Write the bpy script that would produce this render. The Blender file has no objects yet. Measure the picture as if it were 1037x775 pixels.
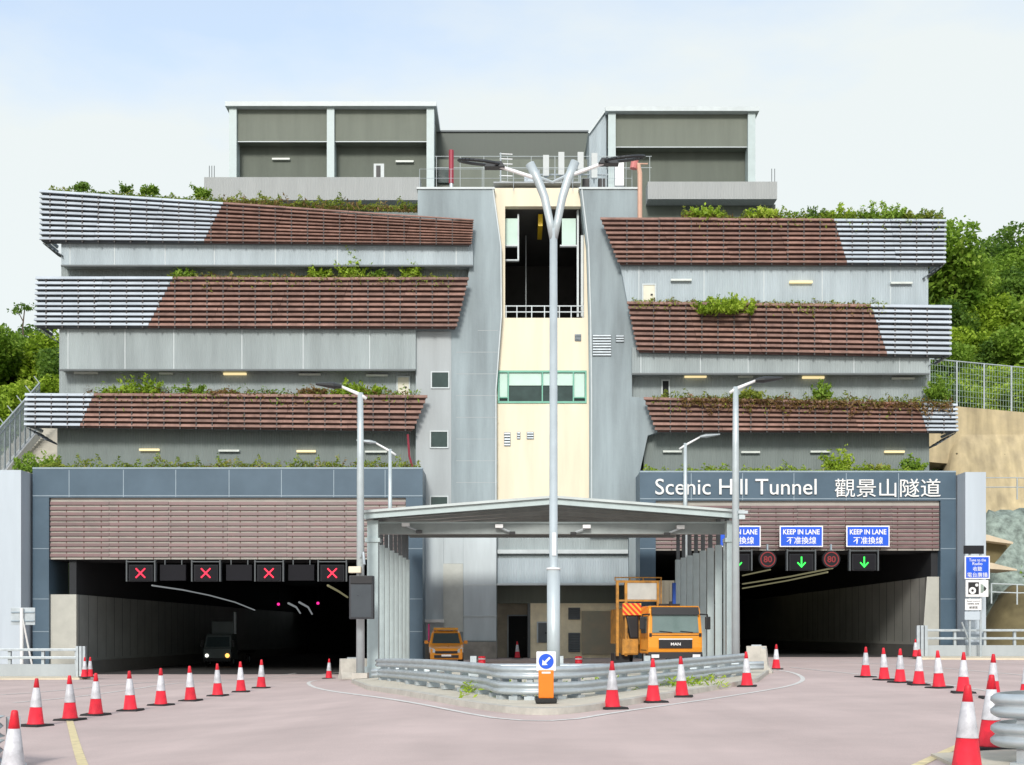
import bpy, bmesh, math, random
import numpy as np
from mathutils import Vector, Matrix

random.seed(7)
RNG = np.random.default_rng(7)
C = bpy.context.scene.collection
SC = bpy.context.scene
R = math.radians
F, CX, HY, CZ = 1200.0, 518.5, 640.0, 1.6        # focal length in photo pixels, centre column, horizon row, eye height

# ------------------------------------------------------------------ camera
cam = bpy.data.cameras.new('camera')
cam.sensor_width = 36.0
cam.lens = 36.0 * F / 1037.0
cam.shift_y = (HY - 387.5) / 1037.0
cam.clip_start, cam.clip_end = 0.1, 6000
camo = bpy.data.objects.new('camera', cam)
camo.location = (0, 0, CZ)
camo.rotation_euler = (R(90), 0, 0)
C.objects.link(camo)
SC.camera = camo

# ------------------------------------------------------------------ sky, sun, exposure
SUN_EL, SUN_AZ = 30.0, -8.0       # sun stands behind the camera, a little to the left (azimuth counted from -Y)
sd = Vector((math.sin(R(SUN_AZ)) * math.cos(R(SUN_EL)), -math.cos(R(SUN_AZ)) * math.cos(R(SUN_EL)), math.sin(R(SUN_EL))))
world = bpy.data.worlds.new('World')
SC.world = world
world.use_nodes = True
wn, wl = world.node_tree.nodes, world.node_tree.links
wn.clear()
out = wn.new('ShaderNodeOutputWorld')
bg = wn.new('ShaderNodeBackground')
bg.inputs['Strength'].default_value = 0.15
sky = wn.new('ShaderNodeTexSky')
sky.sky_type = 'NISHITA'
sky.sun_disc = False
sky.sun_elevation = R(SUN_EL)
sky.sun_rotation = math.atan2(sd.x, sd.y)
sky.air_density, sky.dust_density, sky.ozone_density = 1.0, 1.2, 0.4
tc = wn.new('ShaderNodeTexCoord')
mp = wn.new('ShaderNodeMapping')
mp.inputs['Scale'].default_value = (1.6, 1.6, 4.2)
mp.inputs['Location'].default_value = (0.3, 0.1, 0.55)
nz = wn.new('ShaderNodeTexNoise')
nz.inputs['Scale'].default_value = 1.5
nz.inputs['Detail'].default_value = 7
nz.inputs['Roughness'].default_value = 0.55
cr = wn.new('ShaderNodeValToRGB')
cr.color_ramp.elements[0].position = 0.34
cr.color_ramp.elements[0].color = (0.45, 0.45, 0.45, 1)
cr.color_ramp.elements[1].position = 0.60
cr.color_ramp.elements[1].color = (0.97, 0.97, 0.97, 1)
sep = wn.new('ShaderNodeSeparateXYZ')
hz = wn.new('ShaderNodeMapRange')            # more cloud low down, thinner overhead
hz.inputs['From Min'].default_value, hz.inputs['From Max'].default_value = 0.34, 0.50
hz.inputs['To Min'].default_value, hz.inputs['To Max'].default_value = 0.27, -0.16
ad = wn.new('ShaderNodeMath'); ad.operation = 'ADD'
mix = wn.new('ShaderNodeMix'); mix.data_type = 'RGBA'
mix.inputs[7].default_value = (3.0, 3.19, 3.16, 1)
wl.new(tc.outputs['Generated'], mp.inputs['Vector'])
wl.new(mp.outputs['Vector'], nz.inputs['Vector'])
wl.new(tc.outputs['Generated'], sep.inputs[0])
wl.new(sep.outputs['Z'], hz.inputs['Value'])
wl.new(nz.outputs['Fac'], ad.inputs[0])
wl.new(hz.outputs['Result'], ad.inputs[1])
wl.new(ad.outputs[0], cr.inputs['Fac'])
wl.new(cr.outputs['Color'], mix.inputs['Factor'])
wl.new(sky.outputs['Color'], mix.inputs[6])
wl.new(mix.outputs[2], bg.inputs['Color'])
wl.new(bg.outputs[0], out.inputs['Surface'])

sun = bpy.data.lights.new('sun', 'SUN')
sun.energy = 1.5
sun.angle = R(12)
sun.color = (1.0, 0.965, 0.91)
suno = bpy.data.objects.new('sun', sun)
suno.rotation_euler = sd.to_track_quat('Z', 'Y').to_euler()
suno.location = (0, -20, 60)
C.objects.link(suno)

vs = SC.view_settings
vs.view_transform = 'Standard'
vs.look = 'None'
vs.exposure = 0.95
vs.gamma = 1.0
vs.use_curve_mapping = False

# ------------------------------------------------------------------ measuring helpers
def PX(px, Y): return (px - CX) / F * Y
def PZ(py, Y): return CZ + (HY - py) / F * Y
def P(px, py, Y): return (PX(px, Y), Y, PZ(py, Y))
def sstep(a, b, x):
    t = min(1.0, max(0.0, (x - a) / (b - a)))
    return t * t * (3 - 2 * t)
def gz(x, y):                                # level of the ground: the left carriageway dips towards its tunnel
    return (-0.36 * sstep(-1.5, -8, x) - 0.5 * sstep(42, 66, y) * sstep(-4, -10, x) + 0.12 * sstep(3, 12, x))
def G(px, py):                               # where the ground is seen at a photo pixel
    Y = 30.0
    for _ in range(30):
        Y = F * (CZ - gz(PX(px, Y), Y)) / max(4.0, py - HY)
    return PX(px, Y), Y, gz(PX(px, Y), Y)

# ------------------------------------------------------------------ materials
MATS = {}
def mat(name, col, rough=0.6, metal=0.0, var=0.12, scale=1.5, bump=0.0, bscale=30, col2=None, streak=False, ribs=0, spec=0.4,
        emit=None, estr=0.0, detail=6, ribax='X', coat=0.0, island=0.0):
    if name in MATS: return MATS[name]
    m = bpy.data.materials.new(name)
    m.use_nodes = True
    n, l = m.node_tree.nodes, m.node_tree.links
    b = n['Principled BSDF']
    b.inputs['Roughness'].default_value = rough
    b.inputs['Metallic'].default_value = metal
    b.inputs['Specular IOR Level'].default_value = spec
    b.inputs['Coat Weight'].default_value = coat
    if emit:
        b.inputs['Emission Color'].default_value = (*emit, 1)
        b.inputs['Emission Strength'].default_value = estr
    t = n.new('ShaderNodeTexCoord')
    mpn = n.new('ShaderNodeMapping')
    l.new(t.outputs['Object'], mpn.inputs['Vector'])
    if streak: mpn.inputs['Scale'].default_value = (1.0, 1.0, 0.12)
    a = n.new('ShaderNodeTexNoise')
    a.inputs['Scale'].default_value = scale
    a.inputs['Detail'].default_value = detail
    a.inputs['Roughness'].default_value = 0.62
    l.new(mpn.outputs[0], a.inputs['Vector'])
    mr = n.new('ShaderNodeMapRange')
    mr.inputs['From Min'].default_value, mr.inputs['From Max'].default_value = 0.3, 0.7
    l.new(a.outputs['Fac'], mr.inputs['Value'])
    mx = n.new('ShaderNodeMix'); mx.data_type = 'RGBA'
    lo = col2 if col2 else tuple(c * (1 - var) for c in col)
    hi = tuple(min(1, c * (1 + var * 0.6)) for c in col)
    mx.inputs[6].default_value = (*lo, 1)
    mx.inputs[7].default_value = (*hi, 1)
    l.new(mr.outputs[0], mx.inputs['Factor'])
    csock = mx.outputs[2]
    if island:
        gi = n.new('ShaderNodeNewGeometry')
        mi = n.new('ShaderNodeMapRange')
        mi.inputs['To Min'].default_value, mi.inputs['To Max'].default_value = 1 - island, 1 + island * .7
        l.new(gi.outputs['Random Per Island'], mi.inputs['Value'])
        m2 = n.new('ShaderNodeMix'); m2.data_type = 'RGBA'; m2.blend_type = 'MULTIPLY'; m2.inputs['Factor'].default_value = 1
        l.new(csock, m2.inputs[6]); l.new(mi.outputs[0], m2.inputs[7])
        csock = m2.outputs[2]
    l.new(csock, b.inputs['Base Color'])
    rr = n.new('ShaderNodeMapRange')
    rr.inputs['To Min'].default_value, rr.inputs['To Max'].default_value = max(0.03, rough - 0.1), min(1, rough + 0.1)
    l.new(a.outputs['Fac'], rr.inputs['Value'])
    l.new(rr.outputs[0], b.inputs['Roughness'])
    h = None
    if bump:
        nb = n.new('ShaderNodeTexNoise')
        nb.inputs['Scale'].default_value = bscale
        nb.inputs['Detail'].default_value = 5
        l.new(t.outputs['Object'], nb.inputs['Vector'])
        h = nb.outputs['Fac']
    if ribs:
        w = n.new('ShaderNodeTexWave')
        w.wave_type = 'BANDS'; w.bands_direction = ribax; w.wave_profile = 'SIN'
        w.inputs['Scale'].default_value = ribs
        w.inputs['Distortion'].default_value = 0
        l.new(t.outputs['Object'], w.inputs['Vector'])
        h = w.outputs['Fac']
    if h is not None:
        bp = n.new('ShaderNodeBump')
        bp.inputs['Strength'].default_value = bump if bump else 0.6
        bp.inputs['Distance'].default_value = 0.05
        l.new(h, bp.inputs['Height'])
        l.new(bp.outputs[0], b.inputs['Normal'])
    MATS[name] = m
    return m

def leafmat(name, a, b_, c=None, scale=0.35):
    if name in MATS: return MATS[name]
    m = bpy.data.materials.new(name); m.use_nodes = True
    n, l = m.node_tree.nodes, m.node_tree.links
    b = n['Principled BSDF']
    b.inputs['Roughness'].default_value = 0.55
    b.inputs['Specular IOR Level'].default_value = 0.3
    ge = n.new('ShaderNodeNewGeometry')
    rp = n.new('ShaderNodeValToRGB')
    e = rp.color_ramp.elements
    e[0].color = (*a, 1); e[1].color = (*b_, 1)
    e[1].position = 0.8
    if c:
        x = e.new(1.0); x.color = (*c, 1)
    no = n.new('ShaderNodeTexNoise'); no.inputs['Scale'].default_value = scale; no.inputs['Detail'].default_value = 2
    l.new(ge.outputs['Position'], no.inputs['Vector'])
    mm = n.new('ShaderNodeMath'); mm.operation = 'MULTIPLY_ADD'
    mm.inputs[1].default_value = 0.55
    l.new(ge.outputs['Random Per Island'], mm.inputs[0])
    mm2 = n.new('ShaderNodeMath'); mm2.operation = 'MULTIPLY_ADD'
    mm2.inputs[1].default_value = 1.5; mm2.inputs[2].default_value = -0.52
    l.new(no.outputs['Fac'], mm2.inputs[0])
    l.new(mm2.outputs[0], mm.inputs[2])
    l.new(mm.outputs[0], rp.inputs['Fac'])
    l.new(rp.outputs[0], b.inputs['Base Color'])
    b.inputs['Transmission Weight'].default_value = 0.0
    tr = n.new('ShaderNodeBsdfTranslucent')
    l.new(rp.outputs[0], tr.inputs['Color'])
    ms = n.new('ShaderNodeMixShader'); ms.inputs[0].default_value = 0.45
    o = n['Material Output']
    l.new(b.outputs[0], ms.inputs[1]); l.new(tr.outputs[0], ms.inputs[2]); l.new(ms.outputs[0], o.inputs['Surface'])
    MATS[name] = m
    return m

def lamp(name, col, s):
    return mat(name, tuple(c * 0.4 for c in col), 0.4, emit=col, estr=s, var=0.02)

# ------------------------------------------------------------------ mesh builder
class MB:
    def __init__(s): s.v, s.f, s.m = [], [], []
    def add(s, verts, faces, mi=0):
        o = len(s.v); s.v += [tuple(p) for p in verts]
        for f in faces: s.f.append(tuple(i + o for i in f)); s.m.append(mi)
        return s
    def box(s, x0, x1, y0, y1, z0, z1, mi=0):
        x0, x1 = min(x0, x1), max(x0, x1); y0, y1 = min(y0, y1), max(y0, y1); z0, z1 = min(z0, z1), max(z0, z1)
        v = [(x0, y0, z0), (x1, y0, z0), (x1, y1, z0), (x0, y1, z0), (x0, y0, z1), (x1, y0, z1), (x1, y1, z1), (x0, y1, z1)]
        return s.add(v, [(0, 3, 2, 1), (4, 5, 6, 7), (0, 1, 5, 4), (1, 2, 6, 5), (2, 3, 7, 6), (3, 0, 4, 7)], mi)
    def hexa(s, b4, t4, mi=0):               # any eight-cornered block: bottom ring, top ring
        return s.add(list(b4) + list(t4), [(0, 3, 2, 1), (4, 5, 6, 7), (0, 1, 5, 4), (1, 2, 6, 5), (2, 3, 7, 6), (3, 0, 4, 7)], mi)
    def prism(s, poly, y0, y1, mi=0):        # polygon in x,z seen from the front, pushed back from y0 to y1
        n = len(poly)
        ar = sum(poly[i][0] * poly[(i + 1) % n][1] - poly[(i + 1) % n][0] * poly[i][1] for i in range(n))
        if ar < 0: poly = poly[::-1]
        v = [(x, y0, z) for x, z in poly] + [(x, y1, z) for x, z in poly]
        f = [tuple(range(n)), tuple(range(2 * n - 1, n - 1, -1))]
        f += [(i, i + n, (i + 1) % n + n, (i + 1) % n) for i in range(n)]
        return s.add(v, f, mi)
    def prismx(s, poly, x0, x1, mi=0):       # polygon in y,z pushed along x
        n = len(poly)
        ar = sum(poly[i][0] * poly[(i + 1) % n][1] - poly[(i + 1) % n][0] * poly[i][1] for i in range(n))
        if ar < 0: poly = poly[::-1]
        v = [(x0, y, z) for y, z in poly] + [(x1, y, z) for y, z in poly]
        f = [tuple(range(n - 1, -1, -1)), tuple(range(n, 2 * n))]
        f += [(i, (i + 1) % n, (i + 1) % n + n, i + n) for i in range(n)]
        return s.add(v, f, mi)
    def prismz(s, poly, z0, z1, mi=0):
        n = len(poly)
        ar = sum(poly[i][0] * poly[(i + 1) % n][1] - poly[(i + 1) % n][0] * poly[i][1] for i in range(n))
        if ar < 0: poly = poly[::-1]
        v = [(x, y, z0) for x, y in poly] + [(x, y, z1) for x, y in poly]
        f = [tuple(range(n - 1, -1, -1)), tuple(range(n, 2 * n))]
        f += [(i, (i + 1) % n, (i + 1) % n + n, i + n) for i in range(n)]
        return s.add(v, f, mi)
    def tube(s, pts, rad, n=8, mi=0, cap=True, sx=1.0):
        pts = [Vector(p) for p in pts]
        if not isinstance(rad, (list, tuple)): rad = [rad] * len(pts)
        rings = []
        for i, p in enumerate(pts):
            d = (pts[min(i + 1, len(pts) - 1)] - pts[max(i - 1, 0)]).normalized()
            u = d.cross(Vector((0, 1, 0)))
            if u.length < 1e-3: u = d.cross(Vector((1, 0, 0)))
            u.normalize(); w = d.cross(u)
            rings.append([p + (u * math.cos(a) + w * math.sin(a) * sx) * rad[i] for a in [2 * math.pi * (k + 0.5) / n for k in range(n)]])
        v = [q for r in rings for q in r]
        f = []
        for i in range(len(pts) - 1):
            for k in range(n):
                f.append((i * n + k, i * n + (k + 1) % n, (i + 1) * n + (k + 1) % n, (i + 1) * n + k))
        if cap:
            f.append(tuple(range(n - 1, -1, -1))); f.append(tuple(range((len(pts) - 1) * n, len(pts) * n)))
        return s.add(v, f, mi)
    def lathe(s, prof, n=20, c=(0, 0, 0), mi=0, sq=None):
        v, f = [], []
        for r, z in prof:
            for k in range(n):
                a = 2 * math.pi * k / n
                v.append((c[0] + r * math.cos(a), c[1] + r * math.sin(a), c[2] + z))
        for i in range(len(prof) - 1):
            for k in range(n):
                f.append((i * n + k, i * n + (k + 1) % n, (i + 1) * n + (k + 1) % n, (i + 1) * n + k))
        f.append(tuple(range(n - 1, -1, -1))); f.append(tuple(range((len(prof) - 1) * n, len(prof) * n)))
        return s.add(v, f, mi)
    def disc(s, c, r, y0, y1, n=24, mi=0):
        return s.prism([(c[0] + r * math.cos(2 * math.pi * k / n), c[1] + r * math.sin(2 * math.pi * k / n)) for k in range(n)], y0, y1, mi)
    def ring(s, c, r0, r1, y0, y1, n=28, mi=0):
        v, f = [], []
        for k in range(n):
            a = 2 * math.pi * k / n
            for (r, y) in ((r0, y0), (r1, y0), (r1, y1), (r0, y1)):
                v.append((c[0] + r * math.cos(a), y, c[1] + r * math.sin(a)))
        for k in range(n):
            j = (k + 1) % n
            for q in range(4):
                f.append((k * 4 + q, k * 4 + (q + 1) % 4, j * 4 + (q + 1) % 4, j * 4 + q))
        return s.add(v, f, mi)
    def build(s, name, mats, parent=None, local=False, smooth=False, bevel=0.0, loc=None):
        if not isinstance(mats, (list, tuple)): mats = [mats]
        off = Vector((0, 0, 0))
        if parent is not None and not local:
            q = parent
            while q is not None: off += q.location; q = q.parent
        if loc is not None and parent is None: off = Vector(loc)
        me = bpy.data.meshes.new(name)
        me.from_pydata([(a - off.x, b - off.y, c - off.z) for a, b, c in s.v] if (not local and off.length > 0) else s.v, [], s.f)
        for m in mats: me.materials.append(m)
        me.polygons.foreach_set('material_index', s.m)
        bm = bmesh.new(); bm.from_mesh(me)
        bmesh.ops.recalc_face_normals(bm, faces=bm.faces)
        if bevel:
            bmesh.ops.bevel(bm, geom=[e for e in bm.edges if e.calc_face_angle(0) > 0.6], offset=bevel, segments=2, affect='EDGES', profile=0.6)
        bm.to_mesh(me); bm.free()
        if smooth:
            for p in me.polygons: p.use_smooth = True
        o = bpy.data.objects.new(name, me)
        C.objects.link(o)
        if parent is not None: o.parent = parent
        elif loc is not None: o.location = loc
        return o

def tag(o, label=None, cat=None, group=None, kind=None):
    if label: o['label'] = label
    if cat: o['category'] = cat
    if group: o['group'] = group
    if kind: o['kind'] = kind
    return o
def thing(name, label, cat, loc=(0, 0, 0), rz=0.0, group=None):
    o = bpy.data.objects.new(name, None); C.objects.link(o)
    o.empty_display_size = 0.3
    o.location = loc; o.rotation_euler = (0, 0, rz)
    return tag(o, label, cat, group)
def dup(root, loc, rz=None, label=None, group=None, scale=None):
    def cp(o, parent):
        c = o.copy(); C.objects.link(c); c.parent = parent
        for ch in list(kids.get(o, [])): cp(ch, c)
        return c
    kids = {}
    stack = [root]
    while stack:
        q = stack.pop()
        kids[q] = list(q.children); stack += kids[q]
    r = cp(root, None)
    r.location = loc
    if rz is not None: r.rotation_euler = (0, 0, rz)
    if scale is not None: r.scale = scale if isinstance(scale, (tuple, list)) else (scale,) * 3
    if label: r['label'] = label
    if group: r['group'] = group
    return r
def text_mb(s, size, c, y, depth=0.02, mb=None, mi=0, width=None, space=1.0, bold=0.0):
    """letters standing upright, facing -Y, centred on c = (x, z); width squeezes them to a measured width"""
    cu = bpy.data.curves.new('letters', 'FONT')
    cu.body = s; cu.size = 1.0; cu.align_x = 'LEFT'; cu.resolution_u = 4; cu.space_character = space; cu.offset = bold
    o = bpy.data.objects.new('letters', cu); C.objects.link(o)
    dg = bpy.context.evaluated_depsgraph_get()
    me = bpy.data.meshes.new_from_object(o.evaluated_get(dg))
    bpy.data.objects.remove(o)
    vs_ = [v.co.copy() for v in me.vertices]
    if not vs_: return mb
    x0, x1 = min(v.x for v in vs_), max(v.x for v in vs_)
    z0, z1 = min(v.y for v in vs_), max(v.y for v in vs_)
    k = size / (z1 - z0); kx = (width / (x1 - x0)) if width else k
    mb = mb or MB()
    pts = [(c[0] + (v.x - (x0 + x1) / 2) * kx, y, c[1] + (v.y - (z0 + z1) / 2) * k) for v in vs_]
    n = len(pts)
    fs = [tuple(p.vertices) for p in me.polygons]
    mb.add(pts, fs, mi)
    edges = {}
    for f in fs:
        for i in range(len(f)):
            e = (f[i], f[(i + 1) % len(f)])
            edges[e] = 1
    rim = [e for e in edges if (e[1], e[0]) not in edges]
    mb.add(pts + [(x, y + depth, z) for x, _, z in pts], [(a, b, b + n, a + n) for a, b in rim], mi)
    bpy.data.meshes.remove(me)
    return mb

# base colours
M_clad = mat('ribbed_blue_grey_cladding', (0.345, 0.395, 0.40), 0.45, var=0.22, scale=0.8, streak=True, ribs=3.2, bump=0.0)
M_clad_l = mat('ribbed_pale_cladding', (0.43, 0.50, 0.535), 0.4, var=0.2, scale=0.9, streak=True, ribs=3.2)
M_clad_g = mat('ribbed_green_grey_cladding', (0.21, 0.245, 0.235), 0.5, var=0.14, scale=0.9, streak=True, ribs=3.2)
M_roofclad = mat('olive_grey_cladding', (0.195, 0.215, 0.178), 0.5, var=0.12, scale=1.2, streak=True, ribs=4.0)
M_conc = mat('fair_faced_concrete', (0.29, 0.345, 0.365), 0.75, var=0.38, scale=0.55, bump=0.25, bscale=5, streak=True)
M_conc_l = mat('pale_concrete', (0.38, 0.41, 0.42), 0.75, var=0.14, scale=0.8, bump=0.15, bscale=8, streak=True)
M_fin = mat('white_painted_concrete', (0.47, 0.53, 0.58), 0.6, var=0.10, scale=0.7, streak=True)
M_cream = mat('cream_render', (0.76, 0.68, 0.52), 0.7, var=0.13, scale=0.9, streak=True)
M_blue = mat('slate_blue_panel', (0.072, 0.115, 0.155), 0.35, var=0.16, scale=0.35)
M_joint = mat('panel_joint_grey', (0.28, 0.35, 0.40), 0.5)
M_brown = mat('brown_slat', (0.26, 0.150, 0.118), 0.5, var=0.34, scale=2.2, island=.25)
M_brown_d = mat('dark_slat_backing', (0.15, 0.088, 0.076), 0.8)
M_grey_s = mat('silver_slat', (0.47, 0.52, 0.57), 0.38, metal=0.0, var=0.12, scale=1.1, island=.12)
M_grey_d = mat('dark_grey_backing', (0.10, 0.115, 0.13), 0.8)
M_dark = mat('dark_void_paint', (0.018, 0.02, 0.022), 0.85)
M_soffit = mat('soffit_grey', (0.13, 0.145, 0.15), 0.7)
M_soil = mat('planter_soil', (0.10, 0.085, 0.05), 0.95)
M_white = mat('white_paint', (0.78, 0.78, 0.76), 0.5, var=0.08)
M_frame = mat('pale_frame', (0.52, 0.57, 0.58), 0.45)
M_glass = mat('dark_green_glass', (0.03, 0.055, 0.05), 0.08, spec=0.6, var=0.3)
M_gframe = mat('green_window_frame', (0.16, 0.42, 0.31), 0.4)
M_blind = mat('pale_green_blind', (0.52, 0.68, 0.60), 0.6, var=0.08)
M_galv = mat('galvanised_steel', (0.47, 0.52, 0.545), 0.42, metal=0.35, var=0.16, scale=3.0)
M_post = mat('pale_green_grey_post', (0.44, 0.52, 0.52), 0.45, var=0.10, scale=2)
M_pole = mat('grey_lamp_post', (0.50, 0.56, 0.58), 0.4, metal=0.25, var=0.10, scale=2)
M_black = mat('black_plastic', (0.018, 0.018, 0.02), 0.5)
M_road = mat('worn_pinkish_road', (0.565, 0.45, 0.418), 0.9, var=0.13, scale=0.35, bump=0.12, bscale=40, detail=10)
M_line = mat('worn_white_line', (0.72, 0.70, 0.66), 0.8, var=0.25, scale=6)
M_yline = mat('worn_yellow_line', (0.74, 0.62, 0.36), 0.8, var=0.22, scale=6)
M_kerb = mat('kerb_concrete', (0.50, 0.475, 0.42), 0.85, var=0.2, scale=2.5, bump=0.2, bscale=25)
M_pave = mat('sandy_island_paving', (0.60, 0.55, 0.45), 0.9, var=0.16, scale=1.6, bump=0.2, bscale=30)
M_orange = mat('orange_vehicle_paint', (0.80, 0.30, 0.02), 0.3, var=0.05, coat=0.5)
M_red = mat('red_cone_plastic', (0.80, 0.024, 0.045), 0.5, var=0.28, scale=7)
M_sleeve = mat('white_reflective_sleeve', (0.60, 0.60, 0.63), 0.4, var=0.30, scale=8)
for m_ in (M_red, M_sleeve):                  # wear differs from cone to cone
    n_, l_ = m_.node_tree.nodes, m_.node_tree.links
    b_ = n_['Principled BSDF']; src_ = b_.inputs['Base Color'].links[0].from_socket
    oi_ = n_.new('ShaderNodeObjectInfo'); mr_ = n_.new('ShaderNodeMapRange')
    mr_.inputs['To Min'].default_value, mr_.inputs['To Max'].default_value = .76, 1.05
    mx_ = n_.new('ShaderNodeMix'); mx_.data_type = 'RGBA'; mx_.blend_type = 'MULTIPLY'; mx_.inputs['Factor'].default_value = 1
    l_.new(oi_.outputs['Random'], mr_.inputs['Value']); l_.new(src_, mx_.inputs[6]); l_.new(mr_.outputs[0], mx_.inputs[7]); l_.new(mx_.outputs[2], b_.inputs['Base Color'])
M_rub = mat('black_rubber', (0.02, 0.02, 0.02), 0.8)
M_sblue = mat('blue_sign_face', (0.015, 0.095, 0.62), 0.4, var=0.04)
M_wsign = mat('white_sign_face', (0.80, 0.80, 0.80), 0.4, var=0.03)
M_tyre = mat('tyre_rubber', (0.02, 0.02, 0.02), 0.8)
M_wind = mat('windscreen_glass', (0.05, 0.075, 0.08), 0.06, spec=0.7)
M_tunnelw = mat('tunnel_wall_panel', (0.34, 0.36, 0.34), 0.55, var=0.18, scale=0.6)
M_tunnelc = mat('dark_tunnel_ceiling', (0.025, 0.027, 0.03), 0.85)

# ------------------------------------------------------------------ ground and road
def sheet(name, xs, ys, dz, m, kind='structure', fn=gz):
    b = MB()
    nx = len(xs)
    v = [(x, y, fn(x, y) + dz) for y in ys for x in xs]
    f = [(j * nx + i, j * nx + i + 1, (j + 1) * nx + i + 1, (j + 1) * nx + i) for j in range(len(ys) - 1) for i in range(nx - 1)]
    b.add(v, f)
    o = b.build(name, m, smooth=True)
    tag(o, kind=kind)
    return o
def lin(a, b, s): return [a + (b - a) * i / max(1, round((b - a) / s)) for i in range(round((b - a) / s) + 1)]
XS = [-2500, -600, -150, -60] + lin(-36, 36, 1.0) + [60, 150, 600, 2500]
YS = [-800, -150, -30] + lin(-6, 70, 1.0) + [90, 140, 300, 900, 3000]
M_ground = mat('dry_earth', (0.20, 0.17, 0.11), 0.95, var=0.3, scale=0.3)
sheet('ground', XS, YS, -0.045, M_ground)
road = sheet('road', lin(-36, 36, 1.0), [-30] + lin(-6, 70, 1.0) + [90, 140], 0.0, M_road)

# tar seams and darker wheel paths belong to the road's own surface
def road_detail():
    n, l = M_road.node_tree.nodes, M_road.node_tree.links
    b = n['Principled BSDF']
    src = b.inputs['Base Color'].links[0].from_socket
    t = n.new('ShaderNodeTexCoord')
    w = n.new('ShaderNodeTexNoise'); w.inputs['Scale'].default_value = 1.0; w.inputs['Detail'].default_value = 3
    mpn = n.new('ShaderNodeMapping'); mpn.inputs['Scale'].default_value = (0.75, 0.07, 1)
    mpn.inputs['Rotation'].default_value = (0, 0, R(-8))
    l.new(t.outputs['Object'], mpn.inputs[0]); l.new(mpn.outputs[0], w.inputs['Vector'])
    mr = n.new('ShaderNodeMapRange'); mr.inputs['From Min'].default_value = 0.35; mr.inputs['From Max'].default_value = 0.7
    mr.inputs['To Min'].default_value = 1.03; mr.inputs['To Max'].default_value = 0.93
    l.new(w.outputs['Fac'], mr.inputs['Value'])
    mx = n.new('ShaderNodeMix'); mx.data_type = 'RGBA'; mx.blend_type = 'MULTIPLY'; mx.inputs['Factor'].default_value = 1
    l.new(src, mx.inputs[6]); l.new(mr.outputs[0], mx.inputs[7])
    g = n.new('ShaderNodeTexNoise'); g.inputs['Scale'].default_value = 60; g.inputs['Detail'].default_value = 4
    l.new(t.outputs['Object'], g.inputs['Vector'])
    mr2 = n.new('ShaderNodeMapRange'); mr2.inputs['From Min'].default_value = 0.3; mr2.inputs['From Max'].default_value = 0.7
    mr2.inputs['To Min'].default_value = 0.9; mr2.inputs['To Max'].default_value = 1.08
    l.new(g.outputs['Fac'], mr2.inputs['Value'])
    mx2 = n.new('ShaderNodeMix'); mx2.data_type = 'RGBA'; mx2.blend_type = 'MULTIPLY'; mx2.inputs['Factor'].default_value = 1
    l.new(mx.outputs[2], mx2.inputs[6]); l.new(mr2.outputs[0], mx2.inputs[7])
    l.new(mx2.outputs[2], b.inputs['Base Color'])
road_detail()

def resample(pts, step):
    out_ = [pts[0]]
    for a, b in zip(pts, pts[1:]):
        d = math.dist(a, b); n = max(1, round(d / step))
        out_ += [tuple(a[k] + (b[k] - a[k]) * i / n for k in range(len(a))) for i in range(1, n + 1)]
    return out_
def smooth_path(pts, it=2):
    for _ in range(it):
        q = [pts[0]]
        for a, b in zip(pts, pts[1:]):
            q += [tuple(a[k] * .75 + b[k] * .25 for k in range(len(a))), tuple(a[k] * .25 + b[k] * .75 for k in range(len(a)))]
        pts = q + [pts[-1]]
    return pts
def normals2(pts):
    out_ = []
    for i in range(len(pts)):
        a, b = pts[max(0, i - 1)], pts[min(len(pts) - 1, i + 1)]
        d = Vector((b[0] - a[0], b[1] - a[1])).normalized()
        out_.append((-d.y, d.x))
    return out_
def marking(name, pix, w, m=None, sm=True, dz=0.008):
    pts = [G(*p)[:2] for p in pix]
    if sm: pts = smooth_path(pts, 2)
    pts = resample(pts, 0.7)
    nn = normals2(pts)
    b = MB(); v = []
    for p, q in zip(pts, nn):
        for s in (-.5, .5):
            x, y = p[0] + q[0] * w * s, p[1] + q[1] * w * s
            v.append((x, y, gz(x, y) + dz))
    b.add(v, [(2 * i, 2 * i + 1, 2 * i + 3, 2 * i + 2) for i in range(len(pts) - 1)])
    return tag(b.build(name, m or M_line), kind='structure')
marking('edge_line', [(352, 687), (322, 689), (309, 692), (325, 699), (440, 717), (545, 735), (640, 719), (760, 702), (806, 694), (816, 687), (800, 680), (770, 677)], 0.14)
marking('lane_marking', [(14, 712), (100, 704), (230, 689), (345, 681)], 0.13)
marking('lane_marking', [(0, 704), (60, 700), (180, 690), (300, 682)], 0.13, dz=0.009)
marking('lane_marking', [(770, 669), (900, 672), (1037, 684)], 0.15)
marking('lane_marking', [(800, 676), (900, 686), (990, 698), (1037, 706)], 0.14)
marking('lane_marking', [(850, 668), (960, 669), (1037, 672)], 0.15, dz=0.009)
marking('edge_line', [(70, 728), (85, 778), (95, 806)], 0.14, M_yline, sm=False)
marking('edge_line', [(900, 790), (930, 775), (968, 757), (1003, 742), (1037, 727)], 0.14, M_yline)

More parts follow.
